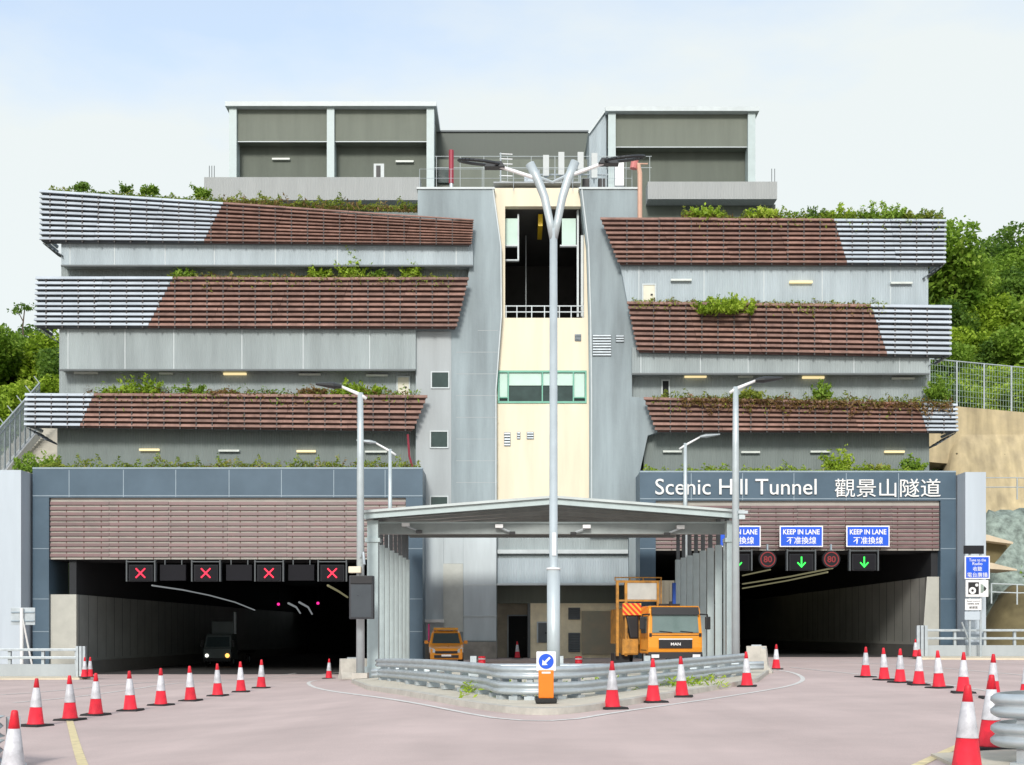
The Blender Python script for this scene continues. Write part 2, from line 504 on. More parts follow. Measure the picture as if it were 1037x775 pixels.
# island in front of the canopy
isl = [G(*p)[:2] for p in [(372, 699), (440, 711), (500, 721), (530, 724), (556, 724.5), (580, 723), (610, 719), (680, 707), (768, 691)]]
isl = isl[:1] + smooth_path(isl, 2)[1:-1] + isl[-1:]
ring = isl + [(9.6, 44.0), (4, 44.0), (-2, 44.0), (-5.9, 43.5)]
b = MB()
n_ = len(ring)
cxy = (sum(p[0] for p in ring) / n_, sum(p[1] for p in ring) / n_)
def inset(p, d):
    v = Vector((cxy[0] - p[0], cxy[1] - p[1])); v = v.normalized() * d
    return p[0] + v.x, p[1] + v.y
ins = [inset(p, 0.22) for p in ring]
b.add([(x, y, gz(x, y) - 0.05) for x, y in ring] + [(x, y, gz(x, y) + 0.13) for x, y in [inset(p, 0.02) for p in ring]] +
      [(x, y, gz(x, y) + 0.14) for x, y in ins],
      [(i, (i + 1) % n_, (i + 1) % n_ + n_, i + n_) for i in range(n_)] + [(i + n_, (i + 1) % n_ + n_, (i + 1) % n_ + 2 * n_, i + 2 * n_) for i in range(n_)])
tag(b.build('kerb', M_kerb), kind='structure')
b = MB()
ins2 = [inset(p, 0.225) for p in ring]
b.add([(x, y, gz(x, y) + 0.128) for x, y in ins2], [tuple(range(n_))])
tag(b.build('traffic_island', M_pave), kind='structure')

# ------------------------------------------------------------------ THE BUILDING
YP, YB, YW, YR, YT, YC = 68.0, 69.5, 70.0, 70.95, 70.3, 70.8     # portal face, bands, walls, recessed walls, pylons, cream front
BL = thing('ventilation_building', 'tiered grey tunnel ventilation building with brown slatted planter bands over two road portals', 'building', (0, 72, 0))

def wallbox(name, px0, px1, py0, py1, Y, dep, m, parent=BL):
    return MB().box(PX(px0, Y), PX(px1, Y), Y, Y + dep, PZ(py0, Y), PZ(py1, Y)).build(name, m, parent)

# floors behind the planter bands: upper cladding and the recessed strip below it
wl_label = {}
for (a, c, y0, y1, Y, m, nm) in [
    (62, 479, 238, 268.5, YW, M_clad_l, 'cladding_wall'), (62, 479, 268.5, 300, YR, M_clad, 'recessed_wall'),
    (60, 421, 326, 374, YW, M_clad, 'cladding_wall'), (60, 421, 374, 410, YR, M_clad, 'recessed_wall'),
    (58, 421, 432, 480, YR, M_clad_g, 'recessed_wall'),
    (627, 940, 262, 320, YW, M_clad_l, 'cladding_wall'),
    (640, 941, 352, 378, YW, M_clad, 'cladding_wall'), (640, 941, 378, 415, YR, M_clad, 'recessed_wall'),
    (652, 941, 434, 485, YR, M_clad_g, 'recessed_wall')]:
    xl = a + 11 if a == 627 else a                       # this wall runs out along the slanted side of the pylon
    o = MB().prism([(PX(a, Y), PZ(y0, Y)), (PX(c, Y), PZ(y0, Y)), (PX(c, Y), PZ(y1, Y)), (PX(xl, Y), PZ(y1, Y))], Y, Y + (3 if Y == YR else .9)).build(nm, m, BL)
    if Y == YW:                                                     # drip edge and panel joints on the wall
        zb = PZ(y1, YW)
        MB().box(PX(xl, YW), PX(c, YW), YW - 0.06, YW + 0.05, zb - 0.10, zb - 0.003).build('drip_edge', M_soffit, o)
        random.seed(int(a * 7 + y0))
        xs = [PX(xl, YW) + 0.5]
        while xs[-1] < PX(c, YW) - 4: xs.append(xs[-1] + random.uniform(2.6, 4.4))
        for x in xs: MB().box(x, x + 0.05, YW - 0.015, YW + 0.02, zb + 0.01, PZ(y0, YW)).build('cover_strip', M_frame, o)
# the block the walls belong to, behind everything
core = MB()
core.box(PX(66, 74), PX(502, 74), 75.2, 96, PZ(480, 74), PZ(208, 74))
core.box(PX(601, 74), PX(938, 74), 75.2, 96, PZ(480, 74), PZ(224, 74))
core.box(PX(501.9, 74), PX(601.1, 74), 83.5, 96, PZ(480, 74), PZ(206, 74))
core.build('main_block', M_clad_g, BL)

# planter bands of horizontal slats
M_bracket = mat('dark_bracket_steel', (.065, .06, .06), .7)
def quad_line(p, q, t): return p[0] + (q[0] - p[0]) * t, p[1] + (q[1] - p[1]) * t
def band(tl, tr, bl, br, mt, mb_, n, grey_left, label):
    """corners in photo pixels at the face of the band; mt/mb_ where brown turns to grey on the top/bottom edge"""
    Y = YB
    zt = lambda px: PZ(tl[1] + (tr[1] - tl[1]) * (px - tl[0]) / (tr[0] - tl[0]), Y)
    root = None
    br_mb, gr_mb, back = MB(), MB(), MB()
    for i in range(n):
        t0 = (i + 0.0) / n; t1 = (i + 0.54) / n
        L0, R0 = quad_line(tl, bl, t0), quad_line(tr, br, t0)
        L1, R1 = quad_line(tl, bl, t1), quad_line(tr, br, t1)
        Mx = mt[0] + (mb_[0] - mt[0]) * t0
        def yat(A, B_, x): return A[1] + (B_[1] - A[1]) * (x - A[0]) / (B_[0] - A[0])
        spans = ((L0[0], Mx, gr_mb if grey_left else br_mb), (Mx, R0[0], br_mb if grey_left else gr_mb))
        for xa, xb, mbx in spans:
            npc = max(1, round((xb - xa) / 66))                      # lengths of slat, each butted to the next and never quite level
            for q in range(npc):
                a_ = xa + (xb - xa) * q / npc; b_ = xa + (xb - xa) * (q + 1) / npc - 0.25
                dz = random.uniform(-0.012, 0.012); dy = random.uniform(-0.02, 0.02)
                za, zb = PZ(yat(L0, R0, a_), Y) + dz, PZ(yat(L0, R0, b_), Y) + dz
                za1, zb1 = PZ(yat(L1, R1, a_), Y) + dz, PZ(yat(L1, R1, b_), Y) + dz
                y0 = Y + dy
                mbx.hexa([(PX(a_, Y), y0 - 0.05, za1), (PX(b_, Y), y0 - 0.05, zb1), (PX(b_, Y), y0 + 0.02, zb1 - 0.02), (PX(a_, Y), y0 + 0.02, za1 - 0.02)],
                         [(PX(a_, Y), y0 + 0.03, za), (PX(b_, Y), y0 + 0.03, zb), (PX(b_, Y), y0 + 0.13, zb - 0.01), (PX(a_, Y), y0 + 0.13, za - 0.01)])
        # return of the slat round the outer end
        e = L0 if grey_left else R0; e1 = L1 if grey_left else R1
        xo = PX(e[0], Y); s = 1 if grey_left else -1
        gr_mb.hexa([(xo + s * 0.0, Y + 0.16, PZ(e1[1], Y)), (xo + s * 0.09, Y + 0.16, PZ(e1[1], Y)), (xo + s * 0.09, Y + 2.6, PZ(e1[1], Y)), (xo, Y + 2.6, PZ(e1[1], Y))],
                   [(xo + s * 0.05, Y + 0.16, PZ(e[1], Y)), (xo + s * 0.14, Y + 0.16, PZ(e[1], Y)), (xo + s * 0.14, Y + 2.6, PZ(e[1], Y)), (xo + s * 0.05, Y + 2.6, PZ(e[1], Y))])
    root = br_mb.build('slat_band', M_brown, BL)
    root['label'] = label
    gr_mb.build('silver_slats', M_grey_s, root)
    # backing sheets, split where the colour changes, with upright brackets
    ins = 4 / 1.0
    def poly(A, B_, Cc, D): return [(PX(p[0], Y), PZ(p[1], Y)) for p in (A, B_, Cc, D)]
    if grey_left:
        g = poly((tl[0] + 1.5, tl[1] + 1.5), (mt[0], mt[1] + 1.5), (mb_[0], mb_[1] - 1), (bl[0] + 1.5, bl[1] - 1))
        w = poly((mt[0] + 0.3, mt[1] + 1.5), (tr[0] - 1.5, tr[1] + 1.5), (br[0] - 1.5, br[1] - 1), (mb_[0] + 0.3, mb_[1] - 1))
    else:
        g = poly((mt[0], mt[1] + 1.5), (tr[0] - 1.5, tr[1] + 1.5), (br[0] - 1.5, br[1] - 1), (mb_[0], mb_[1] - 1))
        w = poly((tl[0] + 1.5, tl[1] + 1.5), (mt[0] - 0.3, mt[1] + 1.5), (mb_[0] - 0.3, mb_[1] - 1), (bl[0] + 1.5, bl[1] - 1))
    MB().prism(g, Y + 0.2, Y + 0.3).build('grey_backing', M_grey_d, root)
    MB().prism(w, Y + 0.2, Y + 0.3).build('brown_backing', M_brown_d, root)
    k = MB()
    x = tl[0] + 10
    while x < tr[0] - 14:
        # bracket only where it stays inside the slanted ends
        lo, hi = max(tl[0], bl[0]) + 2, min(tr[0], br[0]) - 2
        if lo < x < hi:
            yt = tl[1] + (tr[1] - tl[1]) * (x - tl[0]) / (tr[0] - tl[0]); yb = bl[1] + (br[1] - bl[1]) * (x - bl[0]) / (br[0] - bl[0])
            k.box(PX(x, Y), PX(x + 1.2, Y), Y - 0.01, Y + 0.2, PZ(yb, Y), PZ(yt + 1.5, Y))
        x += 16.3
    k.build('slat_bracket', M_bracket, root)
    # trough and soffit behind
    ix0, ix1 = max(tl[0], bl[0]) + 3, min(tr[0], br[0]) - 3
    zb0 = PZ(bl[1] - 0.8, Y)
    tro = MB()
    X0, X1 = PX(ix0, Y), PX(ix1, Y)
    tro.hexa([(X0, Y + 0.31, zb0), (X1, Y + 0.31, PZ(br[1] - .8, Y)), (X1, YW + 0.0, PZ(br[1] - .8, Y)), (X0, YW + 0.0, zb0)],
             [(X0, Y + 0.31, zt(ix0) - 0.35), (X1, Y + 0.31, zt(ix1) - 0.35), (X1, YW + 0.9, zt(ix1) - 0.35), (X0, YW + 0.9, zt(ix0) - 0.35)])
    tro.build('planter_trough', M_soffit, root)
    so = MB()
    so.hexa([(X0 + .1, Y + 0.4, zt(ix0) - 0.34), (X1 - .1, Y + 0.4, zt(ix1) - 0.34), (X1 - .1, YW + .8, zt(ix1) - 0.34), (X0 + .1, YW + .8, zt(ix0) - 0.34)],
            [(X0 + .1, Y + 0.4, zt(ix0) - 0.2), (X1 - .1, Y + 0.4, zt(ix1) - 0.2), (X1 - .1, YW + .8, zt(ix1) - 0.15), (X0 + .1, YW + .8, zt(ix0) - 0.15)])
    so.build('soil', M_soil, root)
    # angled struts under the overhang at the outer end
    st = MB(); s = 1 if grey_left else -1
    xo = PX((bl if grey_left else br)[0], Y)
    for q in range(5):
        a0, a1 = q / 5, q / 5 + .11
        lo = lambda v: (xo + s * (0.12 + 1.2 * v), zb0 - .03 - .75 * v)
        (xa_, za_), (xb_, zb_) = lo(a0), lo(a1)
        st.hexa([(xa_, Y + .2, za_ - .06), (xb_, Y + .2, zb_ - .06), (xb_, Y + 2.5, zb_ - .06), (xa_, Y + 2.5, za_ - .06)], [(xa_, Y + .2, za_), (xb_, Y + .2, zb_), (xb_, Y + 2.5, zb_), (xa_, Y + 2.5, za_)])
    st.build('raking_slat', M_grey_d, root)
    return root
band((40, 192), (480, 222), (40, 245), (478, 248), (226, 204.7), (205, 246.1), 10, True, 'top left band, grey slats then brown, upper edge dropping to the middle')
band((36, 280), (475, 281), (34, 332), (462, 333), (175, 280.3), (148, 332.3), 10, True, 'second left band, grey slats then brown')
band((25, 398), (433, 400), (24, 433), (418, 437), (95, 398.3), (79, 433.6), 7, True, 'lowest left band, short grey end then brown')
band((608, 220), (959, 222), (627, 268), (958, 268.5), (845, 221.3), (859, 268.4), 10, False, 'top right band, brown slats then grey')
band((635, 305), (964, 309), (646, 357), (964, 362), (882, 308), (900, 361), 10, False, 'second right band, brown slats then grey')
band((652, 402), (970, 409), (665, 438), (971, 438.5), (930, 408), (940, 438.4), 7, False, 'lowest right band, brown slats with a short grey end')

# the two pylons and the cream front between them
def pp(l, Y): return [(PX(a, Y), PZ(c, Y)) for a, c in l]
pl = MB().prism(pp([(423, 192), (500, 192), (508, 250), (508.5, 320), (503, 395), (503, 540), (503, 671), (427, 671), (427, 476), (421, 476), (421, 334), (461, 334),
                    (474, 281), (478, 250), (479, 223), (423, 223)], YT), YT, YT + 2.2).build('pylon', M_conc, BL)
pr = MB().prism(pp([(587, 192), (645, 192), (648, 200), (648, 222), (609, 222), (628, 268), (636, 305), (647, 357), (640, 360), (640, 402), (652, 403), (666, 438), (656, 441),
                    (648, 478), (648, 671), (637, 671), (637, 540), (597, 540), (597, 395), (596, 320), (594, 250)], YT), YT, YT + 2.2).build('pylon', M_conc, BL)
MB().prism(pp([(421.5, 336), (457, 336), (457, 540), (427.5, 540), (427.5, 477), (421.5, 475)], YT), YT - 0.03, YT + 0.05).build('pale_facing', M_conc_l, pl)
for p_, pts in ((pl, [(498.6, 191), (506.7, 250), (507.2, 320), (501.7, 395), (501.7, 540)]), (pr, [(588.5, 191), (595.5, 250), (597.5, 320), (598.5, 395), (598.5, 505)])):
    e = MB()
    for a, c in zip(pts, pts[1:]):
        e.prism(pp([a, (a[0] + 1.1, a[1]), (c[0] + 1.1, c[1]), c], YT), YT - 0.05, YT + 0.3)
    e.build('edge_strip', M_frame, p_)
MB().box(PX(422, YT), PX(501, YT), YT - 0.08, YT + 2.3, PZ(192, YT) + .004, PZ(190, YT)).build('coping', M_frame, pl)
MB().box(PX(586, YT), PX(646, YT), YT - 0.08, YT + 2.3, PZ(192, YT) + .004, PZ(190, YT)).build('coping', M_frame, pr)
# formwork joints on the pylons
j = MB()
for y in range(225, 540, 22): j.box(PX(504 if y > 330 else 484, YT), PX(462 if y > 336 else 484, YT), YT - 0.006, YT + 0.02, PZ(y, YT), PZ(y, YT) + 0.03)
j.build('formwork_joint', M_conc_l, pl)
cr_ = MB()
cb = lambda a, c, d, e, Y0=YC, dep=0.5: cr_.box(PX(a, YC), PX(c, YC), Y0, Y0 + dep, PZ(d, YC), PZ(e, YC))
cb(499, 600, 190.5, 209); cb(499, 511.5, 209.02, 322); cb(591.5, 600, 209.02, 322)
cb(499, 600, 322.02, 376); cb(499, 505, 376.02, 408); cb(593.5, 600, 376.02, 408); cb(499, 600, 408.02, 541)
crm = cr_.build('cream_front', M_cream, BL)
# open loading bay
ib = MB()
X0, X1 = PX(510.5, YC), PX(592.5, YC); zt_, zb_ = PZ(207, YC), PZ(323, YC)
ib.box(X0 - .1, X0, YC + .51, YC + 12, zb_, zt_); ib.box(X1, X1 + .1, YC + .51, YC + 12, zb_, zt_)
ib.box(X0 - .1, X1 + .1, YC + 12, YC + 12.1, zb_, zt_); ib.box(X0, X1, YC + .51, YC + 12, zt_, zt_ + .1); ib.box(X0, X1, YC + .51, YC + 12, zb_ - .1, zb_)
bay = ib.build('loading_bay', mat('bay_grey_paint', (.10, .10, .095), .8), BL)
MB().box(PX(511.6, 71.6), PX(524, 71.6), 71.5, 71.7, PZ(249, 71.6), PZ(222, 71.6)).build('pale_panel', M_blind, bay)
MB().box(PX(569, 71.6), PX(583, 71.6), 71.5, 71.7, PZ(249, 71.6), PZ(222, 71.6)).build('pale_panel', M_blind, bay)
for a, c, y0, y1, d0, d1 in ((524, 525.6, 218, 264, 71.4, 71.7), (511.6, 525.6, 263.8, 265, 71.41, 71.69), (511.6, 525.6, 249, 250.5, 71.41, 71.69), (567, 584, 249, 250.5, 71.41, 71.69),
                             (584, 586, 214, 322, 71.4, 71.7), (588, 590.5, 240, 322, 71.3, 71.6), (533, 534, 214, 322, 76, 76.3), (566, 568, 214, 322, 77, 77.3)):
    MB().box(PX(a, 71.6), PX(c, 71.6), d0, d1, PZ(y1, 71.6), PZ(y0, 71.6)).build('bay_frame_bar', M_frame, bay)
MB().box(PX(545, 72), PX(549.5, 72), 72, 74.5, PZ(229, 72), PZ(217, 72)).box(PX(541, 76), PX(547, 76), 74.5, 82, PZ(236, 76), PZ(228, 76)).build('yellow_crane_beam', mat('crane_yellow', (0.75, 0.50, 0.02), 0.4), bay)
w = MB()
for q in range(9): w.box(X0 + .1, X0 + 4.0, YC + 5 + q * .6, YC + 5.2 + q * .6, zb_ + .1 + q * .28, zb_ + .2 + q * .28)
w.build('inner_stair', mat('inner_stair_steel', (0.10, 0.10, 0.10), 0.6), bay)
for px in (545, 562): MB().box(PX(px, 75), PX(px + 3, 75), 75, 75.2, PZ(214, 75), PZ(213, 75)).build('bay_lamp', M_white, bay)
rl = MB()
for y in (309.5, 315.5): rl.box(PX(511.6, YC), PX(591.4, YC), YC + .1, YC + .16, PZ(y + .5, YC), PZ(y - .5, YC))
for px in (512, 523, 538, 551, 566, 578, 590): rl.box(PX(px, YC), PX(px + 1, YC), YC + .09, YC + .17, PZ(322, YC), PZ(309, YC))
rl.build('bay_railing', M_frame, BL)
# glazed control room window
fr = MB()
for a, c, d, e in [(504, 594, 375.5, 377.4), (504, 594, 406.6, 408.6), (504, 505.8, 377.4, 406.6), (514, 515.3, 377.4, 406.6), (548.6, 549.8, 377.4, 406.6), (580, 581.3, 377.4, 406.6), (592.4, 594, 377.4, 406.6), (505.8, 514, 402.6, 403.4), (581.3, 592.4, 402.6, 403.4)]:
    fr.box(PX(a, YC), PX(c, YC), YC - 0.06, YC + 0.2, PZ(e, YC), PZ(d, YC))
cw = fr.build('control_room_window', M_gframe, BL)
MB().box(PX(505, YC), PX(593.5, YC), YC + .12, YC + .18, PZ(408, YC), PZ(376, YC)).build('window_pane', M_glass, cw)
bl_ = MB()
for a, c, d, e in [(506, 513.8, 377.5, 402), (515.5, 548.3, 377.5, 390.3), (550, 580, 377.5, 390.3), (581.5, 592, 377.5, 402)]:
    bl_.box(PX(a, YC), PX(c, YC), YC + .05, YC + .08, PZ(e, YC), PZ(d, YC))
bl_.build('blind', M_blind, cw)
# vents and small windows
def louvre(px0, px1, py0, py1, Y, m=M_galv, n=5, parent=BL, name='wall_vent'):
    b = MB(); zt, zb = PZ(py0, Y), PZ(py1, Y); x0, x1 = PX(px0, Y), PX(px1, Y)
    b.box(x0, x1, Y - .03, Y + .06, zb, zt, 1)
    for i in range(n):
        z = zb + (zt - zb) * (i + .25) / n
        b.hexa([(x0 + .02, Y - .10, z), (x1 - .02, Y - .10, z), (x1 - .02, Y - .03, z + .02), (x0 + .02, Y - .03, z + .02)],
               [(x0 + .02, Y - .08, z + (zt - zb) / n * .4), (x1 - .02, Y - .08, z + (zt - zb) / n * .4), (x1 - .02, Y - .03, z + (zt - zb) / n * .7), (x0 + .02, Y - .03, z + (zt - zb) / n * .7)], 0)
    return b.build(name, [m, M_soffit], parent)
louvre(582, 588.5, 338.5, 345.5, YC); louvre(510.5, 517, 438, 452, YC); louvre(523.5, 527, 437.5, 445, YC, n=3); louvre(533.5, 540.5, 437.5, 445, YC, n=3)
louvre(600, 619, 339, 361, YT, n=8); louvre(623.5, 632, 339.5, 347, YT, n=3)
def window(px0, px1, py0, py1, Y, m=M_glass):
    b = MB(); x0, x1, z0, z1 = PX(px0, Y), PX(px1, Y), PZ(py1, Y), PZ(py0, Y); t = .07
    b.box(x0 - t, x1 + t, Y - .07, Y + .03, z0 - t, z0); b.box(x0 - t, x1 + t, Y - .07, Y + .03, z1, z1 + t)
    b.box(x0 - t, x0, Y - .07, Y + .03, z0 + .001, z1 - .001); b.box(x1, x1 + t, Y - .07, Y + .03, z0 + .001, z1 - .001)
    o = b.build('window', M_frame, BL)
    MB().box(x0, x1, Y - .045, Y - .035, z0, z1).build('pane', m, o)
    return o
window(437.5, 454, 377.5, 392.5, YT - .03); window(436.5, 453, 437.5, 453, YT - .03); window(436.5, 453, 503.5, 512, YT - .03)
def door(px0, px1, py0, py1, Y, m):
    x0, x1, z0, z1 = PX(px0, Y), PX(px1, Y), PZ(py1, Y), PZ(py0, Y)
    o = MB().box(x0, x1, Y - .03, Y + .02, z0, z1).build('door', m, BL)
    f = MB(); t = .08
    f.box(x0 - t, x0 - .001, Y - .07, Y + .02, z0, z1 + t); f.box(x1 + .001, x1 + t, Y - .07, Y + .02, z0, z1 + t); f.box(x0, x1, Y - .07, Y + .02, z1 + .001, z1 + t)
    f.build('door_frame', M_frame, o)
    MB().box(x1 - .25, x1 - .12, Y - .09, Y - .031, (z0 + z1) / 2 - .05, (z0 + z1) / 2 + .03).build('handle', M_black, o)
M_door = mat('cream_door', (0.66, 0.64, 0.52), 0.5)
door(403, 414, 382.5, 402, YR, M_door); door(410, 421, 266.5, 284, YR, M_door); door(651.5, 663, 289, 308, YW, M_door); door(671, 677, 386, 406, YR, M_dark)
# strip lamps along the walls
lights = [(88, 110, 270.5, YR), (185, 205, 271, YR), (291, 312, 272.5, YR), (380, 400, 272.5, YR), (425, 440, 271, YR), (76, 100, 378.5, YR), (162, 176, 379, YR), (227, 250, 379.3, YR), (303, 325, 380, YR), (371, 393, 381, YR),
          (142, 162, 456, YR), (222, 243, 457, YR), (301, 320, 457.5, YR), (370, 392, 458, YR), (679, 700, 284.5, YW), (799, 822, 286.5, YW), (901, 923, 287.5, YW), (693, 715, 382, YR), (747, 762, 382.3, YR), (812, 834, 383, YR), (902, 925, 384, YR),
          (671, 690, 457.8, YR), (750, 769, 458.5, YR), (820, 840, 458, YR), (895, 915, 458, YR)]
M_tubelit = lamp('warm_strip_lamp', (1.0, 0.80, 0.42), 0.5)
M_tube = mat('unlit_strip_lamp', (0.62, 0.66, 0.62), 0.4)
lit = {0, 7, 10, 12, 15, 17, 19, 24}
for i, (a, c, y, Y) in enumerate(lights):
    bx = MB().box(PX(a, Y), PX(c, Y), Y - .22, Y - .05, PZ(y + .95, Y), PZ(y - .95, Y)).box(PX(a + 1, Y), PX(a + 2.5, Y), Y - .06, Y + .02, PZ(y + .5, Y), PZ(y - 1, Y)).box(PX(c - 2.5, Y), PX(c - 1, Y), Y - .06, Y + .02, PZ(y + .5, Y), PZ(y - 1, Y))
    bx.build('strip_lamp', M_tubelit if i in lit else M_tube, BL)

# tunnel portals
def portal(x0, x1, jl, jr, ytop, ymid, lou0, lou1, sof, fin, joints, label, ground_z):
    pf = MB()
    X = lambda p: PX(p, YP)
    zt, zm, zs = PZ(ytop, YP), PZ(ymid, YP), PZ(sof, YP)
    zg = ground_z - 0.3
    pf.box(X(x0), X(x1), YP, YP + 3.9, zm, zt)                                  # top panel and its return
    pf.box(X(jl[0]), X(jl[1]), YP + .003, YP + 3.0, zg, zm - .003)
    pf.box(X(jr[0]), X(jr[1]), YP + .003, YP + 3.0, zg, zm - .003)
    root = pf.build('portal_frame', M_blue, BL); root['label'] = label
    jm = MB()
    for p in joints: jm.box(X(p) - .02, X(p) + .02, YP - .008, YP + .05, zm + .02, zt - .05)
    jm.box(X(x0), X(x1), YP - .009, YP + .02, zm + .08, zm + .125)
    jm.box(X(x0), X(x1), YP - .02, YP + .5, zt + .001, zt + .09)
    for jj in (jl, jr):
        for y in (556, 607, 640): jm.box(X(jj[0]), X(jj[1]), YP - .006, YP + .05, PZ(y, YP), PZ(y, YP) + .035)
    jm.build('panel_joint', M_joint, root)
    # slatted apron above the carriageway
    la = MB(); n = 11; zl0, zl1 = PZ(lou0, YP), PZ(lou1, YP)
    xa, xb = X(jl[1]) + .02, X(jr[0]) - .02
    npc = 6
    for i in range(n):
        z1 = zl0 - (zl0 - zl1) * i / n; z0 = z1 - (zl0 - zl1) / n * .58
        for q in range(npc):
            a_ = xa + (xb - xa) * q / npc; b_ = xa + (xb - xa) * (q + 1) / npc - .02
            dz = random.uniform(-.01, .01)
            la.hexa([(a_, YP + .10, z0 + dz), (b_, YP + .10, z0 + dz), (b_, YP + .19, z0 + dz), (a_, YP + .19, z0 + dz)],
                    [(a_, YP + .13, z1 + dz), (b_, YP + .13, z1 + dz), (b_, YP + .19, z1 + dz), (a_, YP + .19, z1 + dz)])
    lo = la.build('portal_slats', M_brown_p, root)
    MB().box(xa, xb, YP + .20, YP + .30, zl1 - .02, zm - .004).build('slat_backing', M_backing_p, lo)
    bk = MB(); x = xa + .9
    while x < xb: bk.box(x, x + .045, YP + .16, YP + .198, zl1, zl0); x += 1.0
    bk.build('slat_bracket', M_brown_d, lo)
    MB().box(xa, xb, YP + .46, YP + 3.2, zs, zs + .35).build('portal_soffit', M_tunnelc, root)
    f = MB().box(X(fin[0]), X(fin[1]), YP - 1.2, YP + 4.0, zg, PZ(fin[2], YP)).build('end_wall', M_fin, root)
    return root
M_brown_p = mat('mauve_brown_slat', (0.150, 0.080, 0.080), 0.45, var=0.28, scale=1.5, island=.2)
M_backing_p = mat('pale_slat_backing', (0.40, 0.38, 0.34), 0.7)
PL = portal(33, 428, (33, 49.5), (411, 428), 475, 504, 508, 566, 567, (6, 30, 479), (70, 125, 178, 232, 285, 338, 390), 'left portal frame with plain blue panels', -0.86)
PR = portal(648, 968, (648, 664), (952.5, 968), 478.5, 507, 512, 557, 558, (969.5, 990, 481), (700, 752, 804, 857, 910), 'right portal frame carrying the tunnel name', 0.1)
# the tunnel name
nm = text_mb('Scenic Hill Tunnel', 16.0 / F * YP, (PX(745, YP), PZ(493.2, YP)), YP - .10, .09, width=163 / F * YP, bold=0.0)
nm.build('english_lettering', M_white, PR)
nm = text_mb('觀景山隧道', 18.6 / F * YP, (PX(898.5, YP), PZ(494.4, YP)), YP - .10, .09, width=107 / F * YP)
nm.build('chinese_lettering', M_white, PR)

# tunnel tubes behind the portals
M_strip = lamp('tunnel_strip_lamp', (0.85, 0.92, 0.95), 0.12)
M_strip_y = lamp('yellowish_tunnel_lamp', (1.0, 0.95, 0.55), 0.09)
def tunnel(xl, xr, zfloor, walltop, ceil, root, lean, wm):
    t = MB(); Y0, Y1 = YP + 3.0, 138.0
    secs = [YP + .47, 76, 86, 98, 112, 138]
    def off(y): return lean * ((y - YP) / 70.0) ** 1.5
    for a, c in zip(secs, secs[1:]):
        for (x, w) in ((xl, -.5), (xr, .5)):
            t.hexa([(x + off(a), a, zfloor - .3), (x + w + off(a), a, zfloor - .3), (x + w + off(c), c, zfloor - .3), (x + off(c), c, zfloor - .3)],
                   [(x + off(a), a, walltop), (x + w + off(a), a, walltop), (x + w + off(c), c, walltop), (x + off(c), c, walltop)], 0)
            t.hexa([(x + w * .2 + off(a), a, walltop + .003), (x + w + off(a), a, walltop + .003), (x + w + off(c), c, walltop + .003), (x + w * .2 + off(c), c, walltop + .003)],
                   [(x + w * .2 + off(a), a, ceil), (x + w + off(a), a, ceil), (x + w + off(c), c, ceil), (x + w * .2 + off(c), c, ceil)], 1)
        t.hexa([(xl - .5 + off(a), a, ceil + .003), (xr + .5 + off(a), a, ceil + .003), (xr + .5 + off(c), c, ceil + .003), (xl - .5 + off(c), c, ceil + .003)],
               [(xl - .5 + off(a), a, ceil + .4), (xr + .5 + off(a), a, ceil + .4), (xr + .5 + off(c), c, ceil + .4), (xl - .5 + off(c), c, ceil + .4)], 1)
    t.box(xl - 8, xr + 8, 138, 138.4, zfloor - .3, ceil + .4, 1)
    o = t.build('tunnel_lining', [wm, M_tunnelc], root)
    for (x, s) in ((xl, .008), (xr, -.008)):
        j = MB()
        for a in [YP + .6 + 1.5 * k for k in range(20)]:
            j.box(x + off(a) + min(0, s) , x + off(a) + max(0, s), a, a + .04, zfloor + .9, walltop)
        j.build('lining_joint', M_tunnelc, o)
    for (x, w) in ((xl, .35), (xr, -.35)):
        kb = MB()
        for a, c in zip(secs, secs[1:]):
            kb.hexa([(x + off(a), a, zfloor - .2), (x + w + off(a), a, zfloor - .2), (x + w + off(c), c, zfloor - .2), (x + off(c), c, zfloor - .2)],
                    [(x + off(a), a, zfloor + .75), (x + w * .6 + off(a), a, zfloor + .75), (x + w * .6 + off(c), c, zfloor + .75), (x + off(c), c, zfloor + .75)])
        kb.build('tunnel_plinth', mat('tunnel_plinth_concrete', (0.17, 0.165, 0.15), 0.8), o)
    return o
M_tunnelroad = mat('dark_tunnel_road', (.055, .053, .052), .85, var=.2, scale=.5)  # darker road sheet laid inside each portal
for xa, xb, ya in ((PX(50, YP), PX(411, YP), 68.6), (PX(664, YP), PX(952, YP), 69.6)):
    sheet('road', lin(xa, xb, 1.0), [ya + 0.0, 70, 90, 138], .006, M_tunnelroad)
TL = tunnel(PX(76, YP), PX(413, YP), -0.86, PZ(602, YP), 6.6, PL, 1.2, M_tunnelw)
TR = tunnel(PX(664, YP), PX(944, YP), 0.1, PZ(584, YP), 6.7, PR, -1.0, mat('brightened_tunnel_wall_panel', (.55, .55, .50), .5, var=.14, scale=.6))  # same lining as on the left, its colour lightened to stand in for light
# pale wall ends facing the traffic
MB().box(PX(49.8, YP), PX(76, YP) - .003, YP + .2, YP + 1.2, -1.1, PZ(602, YP)).build('wall_end', mat('pale_wall_end', (0.44, 0.44, 0.39), 0.7, var=.1), PL)
MB().hexa([(PX(934, YP), YP + .2, -.2), (PX(952.2, YP), YP + .2, -.2), (PX(952.2, YP), YP + 1.2, -.2), (PX(944, YP) + .003, YP + 1.2, -.2)],
          [(PX(940, YP), YP + .2, PZ(584, YP)), (PX(952.2, YP), YP + .2, PZ(584, YP)), (PX(952.2, YP), YP + 1.2, PZ(584, YP)), (PX(944, YP) + .003, YP + 1.2, PZ(584, YP))]).build('wall_end', MATS['pale_wall_end'], PR)
